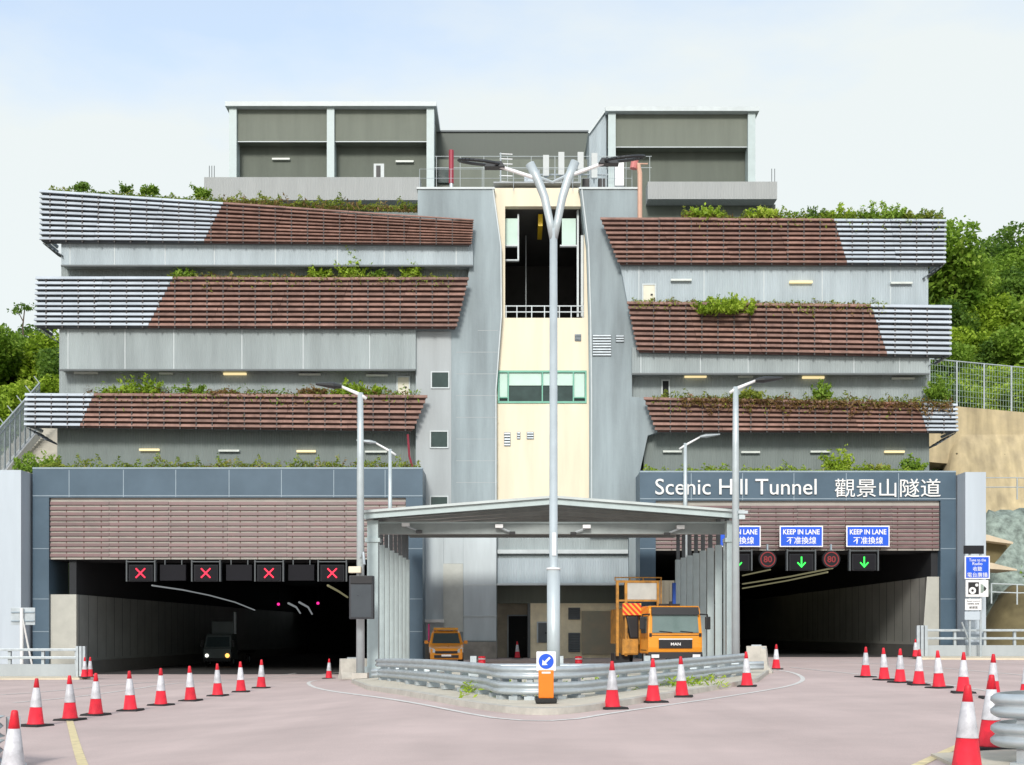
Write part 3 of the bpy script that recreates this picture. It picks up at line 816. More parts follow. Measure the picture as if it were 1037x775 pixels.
# light lines under the tunnel ceiling
def lampline(pts, r, m, parent):
    MB().tube(pts, r, 6).build('tunnel_lamp_line', m, parent)
lampline([P(154, 593, 72), P(185, 597.5, 78), P(212, 603, 86), P(238, 610, 95), P(258, 618, 103)], .05, M_strip, TL)
lampline([P(332, 593, 72), P(343, 599, 80), P(352, 605, 90)], .07, M_strip_y, TL)
lampline([P(292, 611, 100), P(300, 615, 112), P(304, 621, 130)], .09, M_strip, TL)
lampline([P(303, 610, 100), P(312, 615, 112), P(316, 622, 130)], .09, M_strip, TL)
lampline([P(843, 575.5, 73), P(800, 584, 88), P(752, 591.5, 106)], .06, M_strip_y, TR)
lampline([P(838, 579.5, 73), P(798, 588, 88), P(752, 596, 106)], .06, M_strip_y, TR)
lampline([P(780, 577, 78), P(752, 583, 88)], .05, M_strip_y, TR)

# base of the tower between the portals, behind the canopy
base = MB()
Xb = lambda p: PX(p, 70)
lw = wallbox('upper_louvre_wall', 503.5, 637, 540, 565, 70.9, 1, M_clad)
MB().box(Xb(503.6), Xb(637), 70.6, 71.0, PZ(560, 70), PZ(556, 70)).build('pale_ledge', M_frame, lw)
wallbox('ribbed_shutter_panel', 503.5, 637, 565.3, 591, 70.75, 1, M_clad_l)
MB().box(Xb(503.5), Xb(637), 70.3, 70.72, PZ(592.6, 70), PZ(590.5, 70)).build('shutter_sill', M_frame, BL)
wallbox('sill_shadow_strip', 503.5, 637, 592.8, 611, 72.4, 1, M_roofclad)  # shadow under the sill put in as a strip of darker cladding
ew = MB()
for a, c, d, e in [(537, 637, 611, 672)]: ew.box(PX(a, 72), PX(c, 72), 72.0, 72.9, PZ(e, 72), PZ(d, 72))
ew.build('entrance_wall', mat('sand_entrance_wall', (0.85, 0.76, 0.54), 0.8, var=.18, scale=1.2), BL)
eb = MB().box(PX(503.5, 74), PX(538, 74), 74.0, 74.4, PZ(672, 74), PZ(609, 74)); eb.build('entrance_lobby', mat('lobby_beige', (0.62, 0.56, 0.44), .8, var=.2), BL)
door(515, 534, 624, 668, 73.9, M_dark)
MB().box(PX(534.5, 72), PX(537, 72), 71.95, 73.9, PZ(672, 72), PZ(611, 72)).build('jamb', M_soffit, BL)
door(545, 556, 631, 651, 71.97, M_soffit)
louvre(575.5, 587.5, 615.5, 627.5, 71.98, M_soffit, 6); louvre(575.5, 587.5, 641, 660.5, 71.98, M_soffit, 8)
MB().box(PX(589, 72), PX(631, 72), 71.9, 72.0, PZ(663, 72), PZ(619, 72)).box(PX(598, 72), PX(604, 72), 71.86, 71.9, PZ(637, 72), PZ(632, 72)).build('stained_service_panel', mat('stained_panel', (0.27, 0.28, 0.22), .8, col2=(0.42, 0.34, 0.24), scale=.9), BL)
# concrete base block details
MB().box(PX(449, YT), PX(469, YT), YT - .1, YT + .02, PZ(640, YT), PZ(571, YT)).build('pale_patch', mat('pale_grey_cover', (0.50, 0.52, 0.48), .7, var=.12), pl)
MB().box(PX(470, YT), PX(503, YT), YT - .05, YT + .02, PZ(593, YT), PZ(591.6, YT)).box(PX(450, YT), PX(503, YT), YT - .08, YT + .02, PZ(624.5, YT), PZ(623.3, YT)).build('conduit', M_frame, pl)
MB().box(PX(429, YT), PX(450, YT), YT - .5, YT + .02, PZ(630.5, YT), PZ(627.5, YT)).build('ledge', M_white, pl)
MB().box(PX(427.5, YT), PX(449, YT), YT - .04, YT + .02, PZ(649, YT), PZ(541, YT)).box(PX(469.2, YT), PX(502.5, YT), YT - .04, YT + .02, PZ(649, YT), PZ(541, YT)).box(PX(449.2, YT), PX(469, YT), YT - .04, YT + .02, PZ(570.8, YT), PZ(541, YT)).build('brightened_facing', mat('brightened_metal_facing', (.50, .56, .58), .45, var=.2, scale=.8, streak=True), pl)  # pale facing added to offset the canopy shade on the pylon base
MB().box(PX(429, 70), PX(503, 70), 69.8, 70.28, PZ(672, 70), PZ(650, 70)).build('low_plinth', mat('stained_plinth', (0.33, 0.31, 0.27), .85, col2=(0.2, .19, .17), scale=1.4), pl)

MB().box(PX(668, 67.2), PX(683, 67.2), 67.2, 67.35, -.1, PZ(588, 67.2)).box(PX(672.5, 67.2), PX(673, 67.2), 67.17, 67.2, 0, PZ(588.5, 67.2)).box(PX(678, 67.2), PX(678.5, 67.2), 67.17, 67.2, 0, PZ(588.5, 67.2)).build('beige_hoarding', mat('beige_hoarding', (.62, .56, .42), .7), BL)
# roof: parapets, two plant rooms and the wall between them
def roofroom(px0, px1, y0, y1, cols, ysplit, side):
    Y = 80.0; x0, x1 = PX(px0, Y), PX(px1, Y); zt, zb = PZ(y0, Y), PZ(y1, Y)
    root = MB().box(x0 + .1, x1 - .1, Y + 1.2, Y + 11, zb - 1, zt - .31).build('roof_plant_room', M_roofclad_d, BL)
    MB().box(x0 + .05, x1 - .05, Y + .3, Y + 1.19, PZ(ysplit, Y), zt - .31).build('upper_panel', M_roofclad, root)
    MB().box(x0 + .05, x1 - .05, Y + .25, Y + .3, PZ(ysplit + .9, Y), PZ(ysplit, Y) - .003).build('panel_trim', M_frame, root)
    for a in cols: MB().box(PX(a, Y), PX(a + 7.5, Y), Y, Y + 1.0, zb - 1, zt - .31).build('column', M_post, root)
    MB().box(x0 - .15, x1 + .15, Y - .25, Y + 11.3, zt - .3, zt).build('roof_slab', M_frame, root)
    return root
M_roofclad_d = mat('darker_olive_cladding', (0.155, 0.175, 0.145), 0.55, var=0.12, scale=1.2, streak=True, ribs=4.0)
r1 = roofroom(231, 440, 104.5, 186, (232, 331, 432), 141.5, 1)
r2 = roofroom(615, 766, 109.5, 190, (616, 757.5), 147, -1)
MB().prism([(PX(614.5, 80), PZ(110, 80)), (PX(597, 80), PZ(134, 80)), (PX(597, 80), PZ(190, 80)), (PX(614.5, 80), PZ(190, 80))], 80.4, 86).build('sloped_side', M_clad_l, r2)
MB().prism([(PX(614.8, 80), PZ(109.5, 80)), (PX(612, 80), PZ(109.5, 80)), (PX(595.6, 80), PZ(133, 80)), (PX(597.2, 80), PZ(134, 80))], 80.2, 86.2).build('sloped_coping', M_frame, r2)
Yr = 81.2
MB().box(PX(378.5, Yr), PX(389, Yr), Yr - .03, Yr - .003, PZ(185, Yr), PZ(166, Yr)).build('rooftop_door', M_frame, r1)
MB().box(PX(381, Yr), PX(385.5, Yr), Yr - .05, Yr - .031, PZ(185, Yr), PZ(168, Yr)).build('door_opening', M_black, r1)
for a, c, y in ((276, 294, 162), (401, 419, 164.5)):
    MB().box(PX(a, Yr), PX(c, Yr), Yr - .2, Yr - .003, PZ(y + .9, Yr), PZ(y - .9, Yr)).build('strip_lamp', M_tube, r1)
MB().box(PX(209, 79), PX(426, 79), 78.4, 79.6, PZ(206, 79), PZ(183, 79)).build('roof_parapet', mat('pale_ribbed_parapet', (0.40, 0.415, 0.41), .6, var=.08, ribs=3.0, streak=True), BL)
MB().box(PX(655, 79), PX(785, 79), 78.4, 79.6, PZ(205, 79), PZ(187.5, 79)).build('roof_parapet', MATS['pale_ribbed_parapet'], BL)
MB().box(PX(640, 79.5), PX(786, 79.5), 79.7, 80.6, PZ(222, 79.5), PZ(206, 79.5)).build('under_parapet_wall', M_roofclad_d, BL)
MB().box(PX(212, 79.5), PX(426, 79.5), 79.7, 80.6, PZ(222, 79.5), PZ(206, 79.5)).build('under_parapet_wall', M_roofclad_d, BL)
M_midwall = mat('dark_green_grey_wall', (0.10, 0.116, 0.10), .6, var=.12, streak=True)
mw = MB().box(PX(441.5, 84), PX(596, 84), 84, 85, PZ(192, 84), PZ(134.5, 84)).build('rooftop_wall', M_midwall, BL)
MB().box(PX(441.5, 84), PX(596, 84), 83.9, 85.1, PZ(134.3, 84), PZ(132.6, 84)).build('coping', M_soffit, mw)
MB().box(PX(441.5, 83), PX(597, 83), 82.4, 83, PZ(196, 83), PZ(165, 83)).build('low_rooftop_wall', M_roofclad, BL)
MB().box(PX(443, 82), PX(456, 82), 82.2, 82.39, PZ(184, 82), PZ(168, 82)).build('rooftop_window', M_glass, BL)
MB().box(PX(500, 72), PX(587, 72), YC, 83, PZ(193, 72), PZ(191.5, 72)).build('tower_roof_slab', M_conc_l, BL)
MB().box(PX(424, 72), PX(499.8, 72), YT + 2.3, 82, PZ(194, 72), PZ(191.5, 72)).box(PX(587.3, 72), PX(648, 72), YT + 2.3, 80, PZ(194, 72), PZ(191.5, 72)).build('tower_roof_slab', M_conc_l, BL)
rr_ = MB()
for (a, c) in ((440, 660),):
    for y in (158.5, 170): rr_.tube([P(a, y, 79), P(c, y, 79)], .02, 5)
for p in range(442, 660, 24): rr_.tube([P(p, 158.5, 79), P(p, 192, 79)], .018, 5)
rr_.build('roof_guard_rail', M_frame, BL)
lr = MB()
for p in (212, 214.5, 217, 781.5, 784.5): lr.tube([P(p, 186, 79), P(p, 171 if p > 700 else 168, 79)], .025, 5)
lr.build('lightning_rod', M_soffit, BL)
# red strip hanging down the left pylon corner
MB().tube([P(413, 440, 69.8), P(414.5, 462, 69.8), P(418, 474, 69.8)], .07, 6).build('red_conduit', mat('red_conduit', (0.25, .03, .05), .5), BL)

# ------------------------------------------------------------------ hills, slopes and what grows on them
def hill_r(x, y):            # right of the building
    e = sstep(27.5, 31, x - (y - 70) * 0.12)
    z = 0.0
    z += 4.6 * sstep(69, 74, y) + 5.2 * sstep(76, 80, y) + 7.0 * sstep(85.5, 88.5, y) + 16.5 * sstep(92, 130, y) + 4 * sstep(130, 190, y)
    z += (x - 30) * 0.10 * sstep(92, 112, y)
    return -0.1 + e * z
def hill_l(x, y):
    e = sstep(-27.5, -31.5, x + (y - 70) * 0.12)
    z = 3.0 * sstep(66, 72, y) + 11 * sstep(73, 86, y) + 8 * sstep(86, 104, y) + 12 * sstep(100, 160, y) + 0.6 * math.sin(y * .6 + x)
    return -1.0 + e * z
M_slope = mat('sprayed_beige_slope', (0.47, 0.385, 0.23), 0.9, var=0.22, scale=0.8, bump=0.4, bscale=3, col2=(0.40, 0.33, 0.21))
def slope_detail():
    n, l = M_slope.node_tree.nodes, M_slope.node_tree.links
    b = n['Principled BSDF']; src = b.inputs['Base Color'].links[0].from_socket
    t = n.new('ShaderNodeTexCoord'); v = n.new('ShaderNodeTexVoronoi'); v.inputs['Scale'].default_value = .55; v.inputs['Randomness'].default_value = .45
    l.new(t.outputs['Object'], v.inputs['Vector'])
    lt = n.new('ShaderNodeMath'); lt.operation = 'LESS_THAN'; lt.inputs[1].default_value = .055
    l.new(v.outputs['Distance'], lt.inputs[0])
    mx = n.new('ShaderNodeMix'); mx.data_type = 'RGBA'; mx.inputs[7].default_value = (.10, .085, .05, 1)
    l.new(lt.outputs[0], mx.inputs['Factor']); l.new(src, mx.inputs[6])
    mpn = n.new('ShaderNodeMapping'); mpn.inputs['Scale'].default_value = (1.3, 1.3, .16)
    ns = n.new('ShaderNodeTexNoise'); ns.inputs['Scale'].default_value = 1.2; ns.inputs['Detail'].default_value = 6
    l.new(t.outputs['Object'], mpn.inputs[0]); l.new(mpn.outputs[0], ns.inputs['Vector'])
    mr = n.new('ShaderNodeMapRange'); mr.inputs['From Min'].default_value, mr.inputs['From Max'].default_value = .3, .7
    mr.inputs['To Min'].default_value, mr.inputs['To Max'].default_value = .72, 1.2
    l.new(ns.outputs['Fac'], mr.inputs['Value'])
    m2 = n.new('ShaderNodeMix'); m2.data_type = 'RGBA'; m2.blend_type = 'MULTIPLY'; m2.inputs['Factor'].default_value = 1
    l.new(mx.outputs[2], m2.inputs[6]); l.new(mr.outputs[0], m2.inputs[7]); l.new(m2.outputs[2], b.inputs['Base Color'])
slope_detail()
M_earth = mat('brown_slope_earth', (0.17, 0.14, 0.07), 0.95, var=0.35, scale=0.6, bump=0.3, bscale=4)
M_net = mat('grey_green_slope_netting', (0.27, 0.33, 0.29), 0.95, var=0.6, scale=2.2, bump=0.9, bscale=9, detail=10)
M_under = mat('hill_undergrowth_soil', (0.045, 0.075, 0.02), 0.95, var=0.4, scale=0.6)
def hillmesh(name, fn, x0, x1, y0, y1, m, step=1.6, dz=0.0):
    xs, ys = lin(x0, x1, step), lin(y0, y1, step)
    return sheet(name, xs, ys, dz, m, fn=fn)
hillmesh('hill', lambda x, y: hill_r(x, y) + .25 * math.sin(x * 1.7) * math.sin(y * 1.3), 27.5, 150, 89, 230, M_under, 3.0)
hillmesh('slope', lambda x, y: hill_r(x, y), 27, 75, 84.0, 89.2, M_slope, 0.8)
hillmesh('slope', lambda x, y: hill_r(x, y) + .22 * math.sin(x * 2.1 + y) + .18 * math.sin(y * 3.1), 26.5, 75, 74.8, 84.2, M_net, 0.7)
hillmesh('slope', lambda x, y: hill_r(x, y) + .06 * math.sin(x * 2.1 + y), 26.5, 75, 66.8, 75.0, M_earth, 0.7)
hillmesh('hill', lambda x, y: hill_l(x, y), -150, -28, 80, 230, M_under, 3.0)
M_stone = mat('pale_stepped_concrete', (0.47, 0.45, 0.39), 0.9, var=0.18, scale=0.9, bump=0.3, bscale=5)
hillmesh('slope', lambda x, y: hill_l(x, y), -70, -28, 66, 80.4, mat('ochre_bank', (0.42, 0.33, 0.16), .95, var=.3, scale=.7, bump=.3, bscale=4), 1.0)

# leaf clouds
def leaf_mesh(name, centers, size, m, jit=0.4, up=0.25, aspect=1.0):
    """many small four-cornered leaf sprays at the given points"""
    n = len(centers)
    d = RNG.normal(size=(n, 3)); d[:, 2] = np.abs(d[:, 2]) + up
    d /= np.linalg.norm(d, axis=1)[:, None]
    r = RNG.normal(size=(n, 3))
    u = np.cross(d, r); u /= np.linalg.norm(u, axis=1)[:, None]
    w = np.cross(d, u)
    s = size * (1 + jit * (RNG.random(n) - .5) * 2)[:, None]
    a = .62 * aspect
    V = np.stack([centers - u * s * .5, centers - w * s * .5 * a + d * s * .08, centers + u * s * .62, centers + w * s * .5 * a + d * s * .08], axis=1).reshape(-1, 3)
    me = bpy.data.meshes.new(name)
    me.vertices.add(4 * n); me.vertices.foreach_set('co', V.ravel().astype(np.float32))
    me.loops.add(4 * n); me.loops.foreach_set('vertex_index', np.arange(4 * n, dtype=np.int32))
    me.polygons.add(n); me.polygons.foreach_set('loop_start', np.arange(0, 4 * n, 4, dtype=np.int32))
    me.update(calc_edges=True); me.validate()
    me.materials.append(m)
    return me
def obj_mesh(name, me, parent=None, loc=None):
    o = bpy.data.objects.new(name, me); C.objects.link(o)
    if parent is not None: o.parent = parent
    elif loc is not None: o.location = loc
    return o
def lobes(R_, H, n, zlow):
    L = []
    for k in range(n):
        a = RNG.random() * 6.283; q = math.sqrt(RNG.random()) * R_ * .72
        z = zlow + (H - zlow) * (0.15 + .8 * RNG.random())
        fall = 1 - .45 * abs((z - zlow) / (H - zlow) - .45)
        L.append((q * math.cos(a) * fall, q * math.sin(a) * fall, z, R_ * (.30 + .22 * RNG.random())))
    return L
def crown_points(L, per):
    out_ = []
    for x, y, z, r in L:
        n = int(per * r * r)
        d = RNG.normal(size=(n, 3)); d /= np.linalg.norm(d, axis=1)[:, None]
        rad = r * (0.55 + 0.5 * RNG.random(n) ** .6) * (1 + .22 * np.sin(d[:, 0] * 5 + x) * np.sin(d[:, 1] * 4 + y) )
        p = d * rad[:, None] * np.array([1, 1, .78]) + np.array([x, y, z])
        out_.append(p)
    return np.concatenate(out_)
L_dark = leafmat('dark_tree_leaves', (0.05, 0.12, 0.02), (0.21, 0.34, 0.05), (0.24, 0.34, 0.07))
L_mid = leafmat('mid_green_leaves', (0.10, 0.20, 0.02), (0.31, 0.47, 0.06), (0.44, 0.54, 0.10))
L_lime = leafmat('yellow_green_leaves', (0.13, 0.24, 0.015), (0.45, 0.60, 0.06), (0.62, 0.68, 0.14))
L_dry = leafmat('reddish_dry_leaves', (0.14, 0.08, 0.04), (0.33, 0.22, 0.08), (0.48, 0.24, 0.16), scale=1.2)
L_grass = leafmat('planter_greens', (0.11, 0.17, 0.02), (0.38, 0.44, 0.07), (0.52, 0.42, 0.20), scale=1.0)
M_bark = mat('grey_brown_bark', (0.11, 0.085, 0.06), .9, var=.3, scale=4)
def make_tree(R_, H, lm, nl, per, leaf, label, zlow=None, group=None):
    t = thing('tree', label, 'tree', (0, 0, 0), 0, group)
    L = lobes(R_, H, nl, zlow if zlow else H * .35)
    obj_mesh('crown', leaf_mesh('crown', crown_points(L, per), leaf, lm), t)
    b = MB()
    b.tube([(0, 0, -1.0), (.1, .05, H * .2), (-.05, .1, H * .45), (.1, 0, H * .72)], [.24, .2, .15, .06], 7)
    b.build('trunk', M_bark, t, local=True)
    for x, y, z, r in L[:6]:
        z0 = max(H * .22, z * .5)
        MB().tube([(0, .05, z0), (x * .5, y * .5, (z0 + z) * .52), (x * .9, y * .9, z)], [.11, .07, .03], 5).build('limb', M_bark, t, local=True)
    return t
T1 = make_tree(3.4, 8.5, L_dark, 15, 190, .40, 'x'); T2 = make_tree(3.8, 8.0, L_mid, 17, 190, .38, 'x')
T3 = make_tree(3.0, 6.2, L_lime, 13, 210, .36, 'x'); T4 = make_tree(2.9, 10.0, L_dark, 14, 150, .40, 'x'); T5 = make_tree(4.4, 7.0, L_lime, 18, 170, .42, 'x')
used = set()
def plant_tree(src, px, Y, fn, label, group=None, sc=1.0, sink=0.6, rz=None):
    x = PX(px, Y); loc = (x, Y, fn(x, Y) - sink)
    rz = random.uniform(0, 6.28) if rz is None else rz
    if src.name not in used:
        used.add(src.name); src.location = loc; src.rotation_euler = (0, 0, rz); src['label'] = label; src.scale = (sc,) * 3
        if group: src['group'] = group
        return src
    o = dup(src, loc, rz, label, None, sc)
    if group: o['group'] = group
    elif 'group' in o: del o['group']
    return o
gw = 'trees of the wood on the right hillside'
lw_ = 'bushy green tree in the dense wood on the hillside right of the building'
plant_tree(T2, 957, 112, hill_r, 'round topped tree showing above the top right grey slats', None, 1.25, -1.5)
plant_tree(T4, 1016, 128, hill_r, 'tall thin crowned dark tree highest on the right skyline', None, 1.05, .5)
plant_tree(T1, 990, 124, hill_r, 'dark tree on the right skyline beside the tall thin one', None, .95)
random.seed(11)
for (px, Y, src, sc) in [(968, 122, T1, .9), (1040, 122, T2, 1.0), (1004, 120, T2, .9), (1034, 116, T1, .9), (955, 118, T5, .9), (978, 115, T2, .9), (1006, 112, T5, .85), (1030, 110, T5, .8), (955, 109, T1, .8),
                         (982, 107, T3, .9), (1008, 105, T1, .75), (1036, 104, T2, .8), (960, 103, T2, .75), (990, 101, T5, .7), (1018, 100, T3, .8), (1044, 99, T3, .8), (972, 97, T3, .75), (1000, 96, T3, .7),
                         (1030, 95, T3, .7), (958, 97, T1, .6), (1060, 108, T2, 1), (1075, 118, T1, 1), (1055, 126, T2, 1), (1080, 100, T5, .9), (945, 126, T2, 1.0)]:
    plant_tree(src, px, Y, hill_r, lw_, gw, sc * random.uniform(.92, 1.08))
gl = 'trees of the wood on the left hillside'
ll = 'bushy green tree in the wood on the hillside left of the building'
for (px, Y, src, sc) in [(8, 104, T2, .95), (30, 108, T1, .9), (52, 104, T5, .85), (20, 97, T3, .8), (44, 96, T3, .75), (2, 96, T3, .85), (62, 98, T1, .7), (10, 90, T1, .62), (32, 90, T1, .6), (50, 89, T2, .55), (-20, 100, T2, .9), (-30, 92, T5, .8)]:
    plant_tree(src, px, Y, hill_l, ll, gl, sc * random.uniform(.92, 1.08), 1.2)
t = thing('tree', 'thin bare stemmed tree with a small flat tuft on the left skyline', 'tree', (PX(24, 104), 104, hill_l(PX(24, 104), 104)))
Hs = PZ(312, 104) - t.location.z
MB().tube([(0, 0, -.5), (.1, 0, Hs * .5), (-.1, 0, Hs * .8), (.1, 0, Hs)], [.12, .1, .07, .04], 6).build('trunk', M_bark, t, local=True)
MB().tube([(-.05, 0, Hs * .86), (-.5, 0, Hs - .3)], [.05, .03], 5).build('limb', M_bark, t, local=True)
obj_mesh('crown', leaf_mesh('crown', np.concatenate([RNG.normal(size=(130, 3)) * [.42, .35, .14] + [.15, 0, Hs + .05], RNG.normal(size=(60, 3)) * [.28, .25, .1] + [-.6, 0, Hs - .35]]), .26, L_dark), t)
# undergrowth over both hillsides
def cover(name, fn, x0, x1, y0, y1, n, size, m, lift, keep=None):
    x = RNG.uniform(x0, x1, n); y = y0 + (y1 - y0) * RNG.random(n) ** 1.2
    z = np.array([fn(a, b) for a, b in zip(x, y)])
    k = lift * (0.4 + .6 * (np.sin(x * .9) * np.sin(y * .7 + x * .3) + 1) * .5) * RNG.random(n)
    pts = np.stack([x, y, z + k], axis=1)
    if keep is not None: pts = pts[np.array([keep(*p) for p in pts])]
    return tag(obj_mesh(name, leaf_mesh(name, pts, size, m)), kind='stuff')
cover('undergrowth', hill_r, 31, 72, 90.5, 128, 24000, .42, L_mid, 1.9)
cover('undergrowth', hill_r, 32, 66, 90.2, 98, 7000, .36, L_lime, 1.2)
cover('undergrowth', hill_l, -62, -31, 84, 118, 14000, .42, L_mid, 1.8)
cover('grass', hill_r, 30, 60, 84.2, 85.6, 500, .30, L_dry, .4)
cover('grass', hill_r, 33, 55, 75, 77.5, 900, .28, L_mid, .5)

# right hillside: fence, railings, slabs
def wire_fence(name, label, p0, p1, n, h, fn, cat='fence'):
    base = Vector((p0[0], p0[1], 0))
    t = thing(name, label, cat, (p0[0], p0[1], fn(*p0)))
    pts = [(p0[0] + (p1[0] - p0[0]) * i / n, p0[1] + (p1[1] - p0[1]) * i / n) for i in range(n + 1)]
    for x, y in pts:
        z = fn(x, y); MB().tube([(x, y, z - .3), (x, y, z + h)], .07, 6).build('post', M_galv, t)
    m = MB()
    for (a, c) in zip(pts, pts[1:]):
        za, zc = fn(*a), fn(*c)
        k = 10
        for i in range(1, k):
            q = i / k; x, y, z = a[0] + (c[0] - a[0]) * q, a[1] + (c[1] - a[1]) * q, za + (zc - za) * q
            m.tube([(x, y, z + .1), (x, y, z + h)], .014, 4, cap=False)
        for q in range(9):
            m.tube([(a[0], a[1], za + .1 + (h - .1) * q / 8), (c[0], c[1], zc + .1 + (h - .1) * q / 8)], .014, 4, cap=False)
    m.build('wire_mesh', mat('green_coated_wire', (0.30, 0.40, 0.34), .5), t)
    m = MB()
    for a, c in zip(pts, pts[1:]): m.tube([(a[0], a[1], fn(*a) + h), (c[0], c[1], fn(*c) + h)], .045, 6)
    m.build('top_rail', M_galv, t)
    return t
wire_fence('mesh_fence', 'tall wire mesh fence on posts along the top of the beige slope', (31.5, 89.4), (46, 89.6), 7, 3.6, lambda x, y: PZ(412, 89.5) + (x - 31.5) * -0.09)
tag(MB().hexa([(28, 88.2, 14.5), (75, 88.2, 10.6), (75, 91.5, 10.6), (28, 91.5, 14.5)], [(28, 88.2, PZ(411, 89) + .25), (75, 88.2, PZ(411, 89) - 3.9), (75, 91.5, PZ(411, 89) - 3.9), (28, 91.5, PZ(411, 89) + .25)]).build('slope', M_slope), kind='structure')
def railing(name, label, pts, h, nb=2, r=.035, m=None, bars=0):
    t = thing(name, label, 'railing', pts[0])
    for a in resample(pts, 2.0): MB().tube([(a[0], a[1], a[2] - .2), (a[0], a[1], a[2] + h)], r * 1.3, 6).build('post', m or M_galv, t)
    for k in range(nb):
        z = h * (k + 1) / nb
        MB().tube([(p[0], p[1], p[2] + z) for p in pts], r, 6).build('rail', m or M_galv, t)
    if bars:
        b = MB()
        for a in resample(pts, bars): b.tube([(a[0], a[1], a[2] + .1), (a[0], a[1], a[2] + h)], .018, 4, cap=False)
        b.build('bars', m or M_galv, t)
    return t
railing('railing', 'grey two bar railing on the ledge below the beige slope', [P(990, 503, 82), P(1030, 503, 82), P(1080, 505, 82)], 1.3)
railing('railing', 'low white railing above the brown bank at the right edge', [P(1004, 608, 71), P(1030, 609, 71), P(1060, 609, 71)], 1.0, m=M_frame)
M_slab = mat('buff_slab_concrete', (0.62, 0.52, 0.38), .85, var=.12)  # buff tone of the concrete slabs
def slab(pts, Y, dep, lab):
    o = MB().prism([(PX(a, Y), PZ(c, Y)) for a, c in pts], Y, Y + dep).build('concrete_slab', M_slab, loc=P(pts[0][0], pts[0][1], Y)); return tag(o, lab, 'slab')
slab([(986, 541), (1000, 541.5), (1026, 549), (1026, 551), (986, 546)], 72.5, 3, 'upper buff concrete slab jutting from the netted bank')
slab([(986, 570), (1004, 570), (1030, 576.5), (1030, 578), (986, 575)], 71.5, 3, 'lower buff concrete slab jutting from the netted bank')
MB_e = MB().prism([(PX(a, 73.5), PZ(c, 73.5)) for a, c in [(984, 546), (1024, 551), (1006, 572), (984, 592)]], 73.5, 76)
tag(MB_e.build('slope', M_earth), kind='structure')


# left bank: stair ramp, its fence
st = thing('stairway', 'pale concrete stairway climbing the left bank beside the building', 'stairs', P(0, 488, 70))
b = MB(); n = 26
for i in range(n):
    q0, q1 = i / n, (i + 1) / n
    y = 70.5 + 8 * q0
    px = 2 + 26 * q0
    z = PZ(492, 70.5) + (PZ(430, 79) - PZ(492, 70.5)) * q0
    b.box(PX(-30, 70), PX(60, 72), y, y + 8 / n + .6, z - 1.2, z)
b.build('steps', M_stone, st)
e = MB(); e.hexa([P(-2, 500, 70.2), P(4, 500, 70.2), P(50, 436, 77), P(45, 436, 77)], [P(-2, 494, 70.2), P(4, 494, 70.2), P(50, 430, 77), P(45, 430, 77)])
st2 = MB()
A, B_ = Vector(P(-6, 490, 70)), Vector(P(40, 434, 76))
st2.hexa([A + Vector((-.15, 0, -.5)), A + Vector((.15, 0, -.5)), B_ + Vector((.15, 0, -.5)), B_ + Vector((-.15, 0, -.5))],
         [A + Vector((-.15, 0, .12)), A + Vector((.15, 0, .12)), B_ + Vector((.15, 0, .12)), B_ + Vector((-.15, 0, .12))])
st2.build('kerb', M_white, st)
def fnc(x, y): return A.z + (B_.z - A.z) * (y - A.y) / (B_.y - A.y)
t = thing('stair_fence', 'grey upright bar fence rising along the left stairway', 'fence', A)
nb = 46
b = MB()
for i in range(nb):
    p = A.lerp(B_, i / (nb - 1)); b.tube([p, p + Vector((0, 0, 2.9))], .022 if i % 5 else .045, 5, cap=False)
b.build('bars', M_galv, t)
MB().tube([A + Vector((0, 0, 2.9)), B_ + Vector((0, 0, 2.9))], .06, 6).build('top_rail', M_galv, t)
MB().tube([A + Vector((0, 0, 2.5)), B_ + Vector((0, 0, 2.5))], .04, 6).build('middle_rail', M_galv, t)
for i in (0, 9, 18, 27, 36, 45):
    p = A.lerp(B_, i / 45) + Vector((0, 0, 2.9)); MB().tube([p, p + Vector((-.35, 0, .45))], .035, 5).build('outrigger', M_galv, t)

# ------------------------------------------------------------------ planting on the building
def shrub_mesh(r, h, n, leaf, m, droop=0.0):
    P_ = []
    ns = max(9, n // 28)
    for k in range(ns):                       # leaves set along many leaning stems, so the outline stays ragged
        bx_, by_ = RNG.uniform(-.75, .75) * r, RNG.normal() * r * .22
        a = RNG.normal() * .55 + bx_ / r * .6
        L_ = h * (.35 + .75 * RNG.random() ** 1.3) * (1.05 - .55 * abs(bx_) / r)
        q = RNG.random(n // ns) ** .8
        px_ = bx_ + q * L_ * math.sin(a) * .8; pz_ = q * L_ * (1 - .25 * q * abs(math.sin(a)))
        P_.append(np.stack([px_ + RNG.normal(size=len(q)) * .07, by_ + RNG.normal(size=len(q)) * .09 + q * RNG.normal() * .15, pz_ + RNG.normal(size=len(q)) * .05], axis=1))
    p = np.concatenate(P_); p[:, 2] = np.maximum(p[:, 2], -.04)
    return leaf_mesh('shrub', p, leaf, m, aspect=.75, up=-.2)
SH = {'lime': L_lime, 'mid': L_mid, 'dark': L_dark, 'dry': L_dry, 'grass': L_grass}
def shrub(px, py, wpx, hpx, Y, kind, label, name='shrub', n=420):
    r, h = wpx / F * Y / 2 * 1.12, hpx / F * Y * 1.22
    o = obj_mesh(name, shrub_mesh(r, h, int(n * 1.5), .21, SH[kind]), loc=P(px, py, Y))
    return tag(o, label, 'shrub')
Yp = 70.25
shrub(142, 402, 34, 22, Yp, 'lime', 'large bright green shrub in the lowest left planter', n=900)
shrub(118, 402, 26, 12, Yp, 'lime', 'low spreading green shrub left of the large one, lowest left planter')
shrub(194, 401, 18, 14, Yp, 'mid', 'rounded green shrub right of the large one, lowest left planter')
shrub(352, 402, 32, 16, Yp, 'lime', 'yellow green shrub in the lowest left planter behind the left lamp post', n=700)
shrub(376, 402, 18, 12, Yp, 'lime', 'small bright shrub at the right end of the lowest left planter')
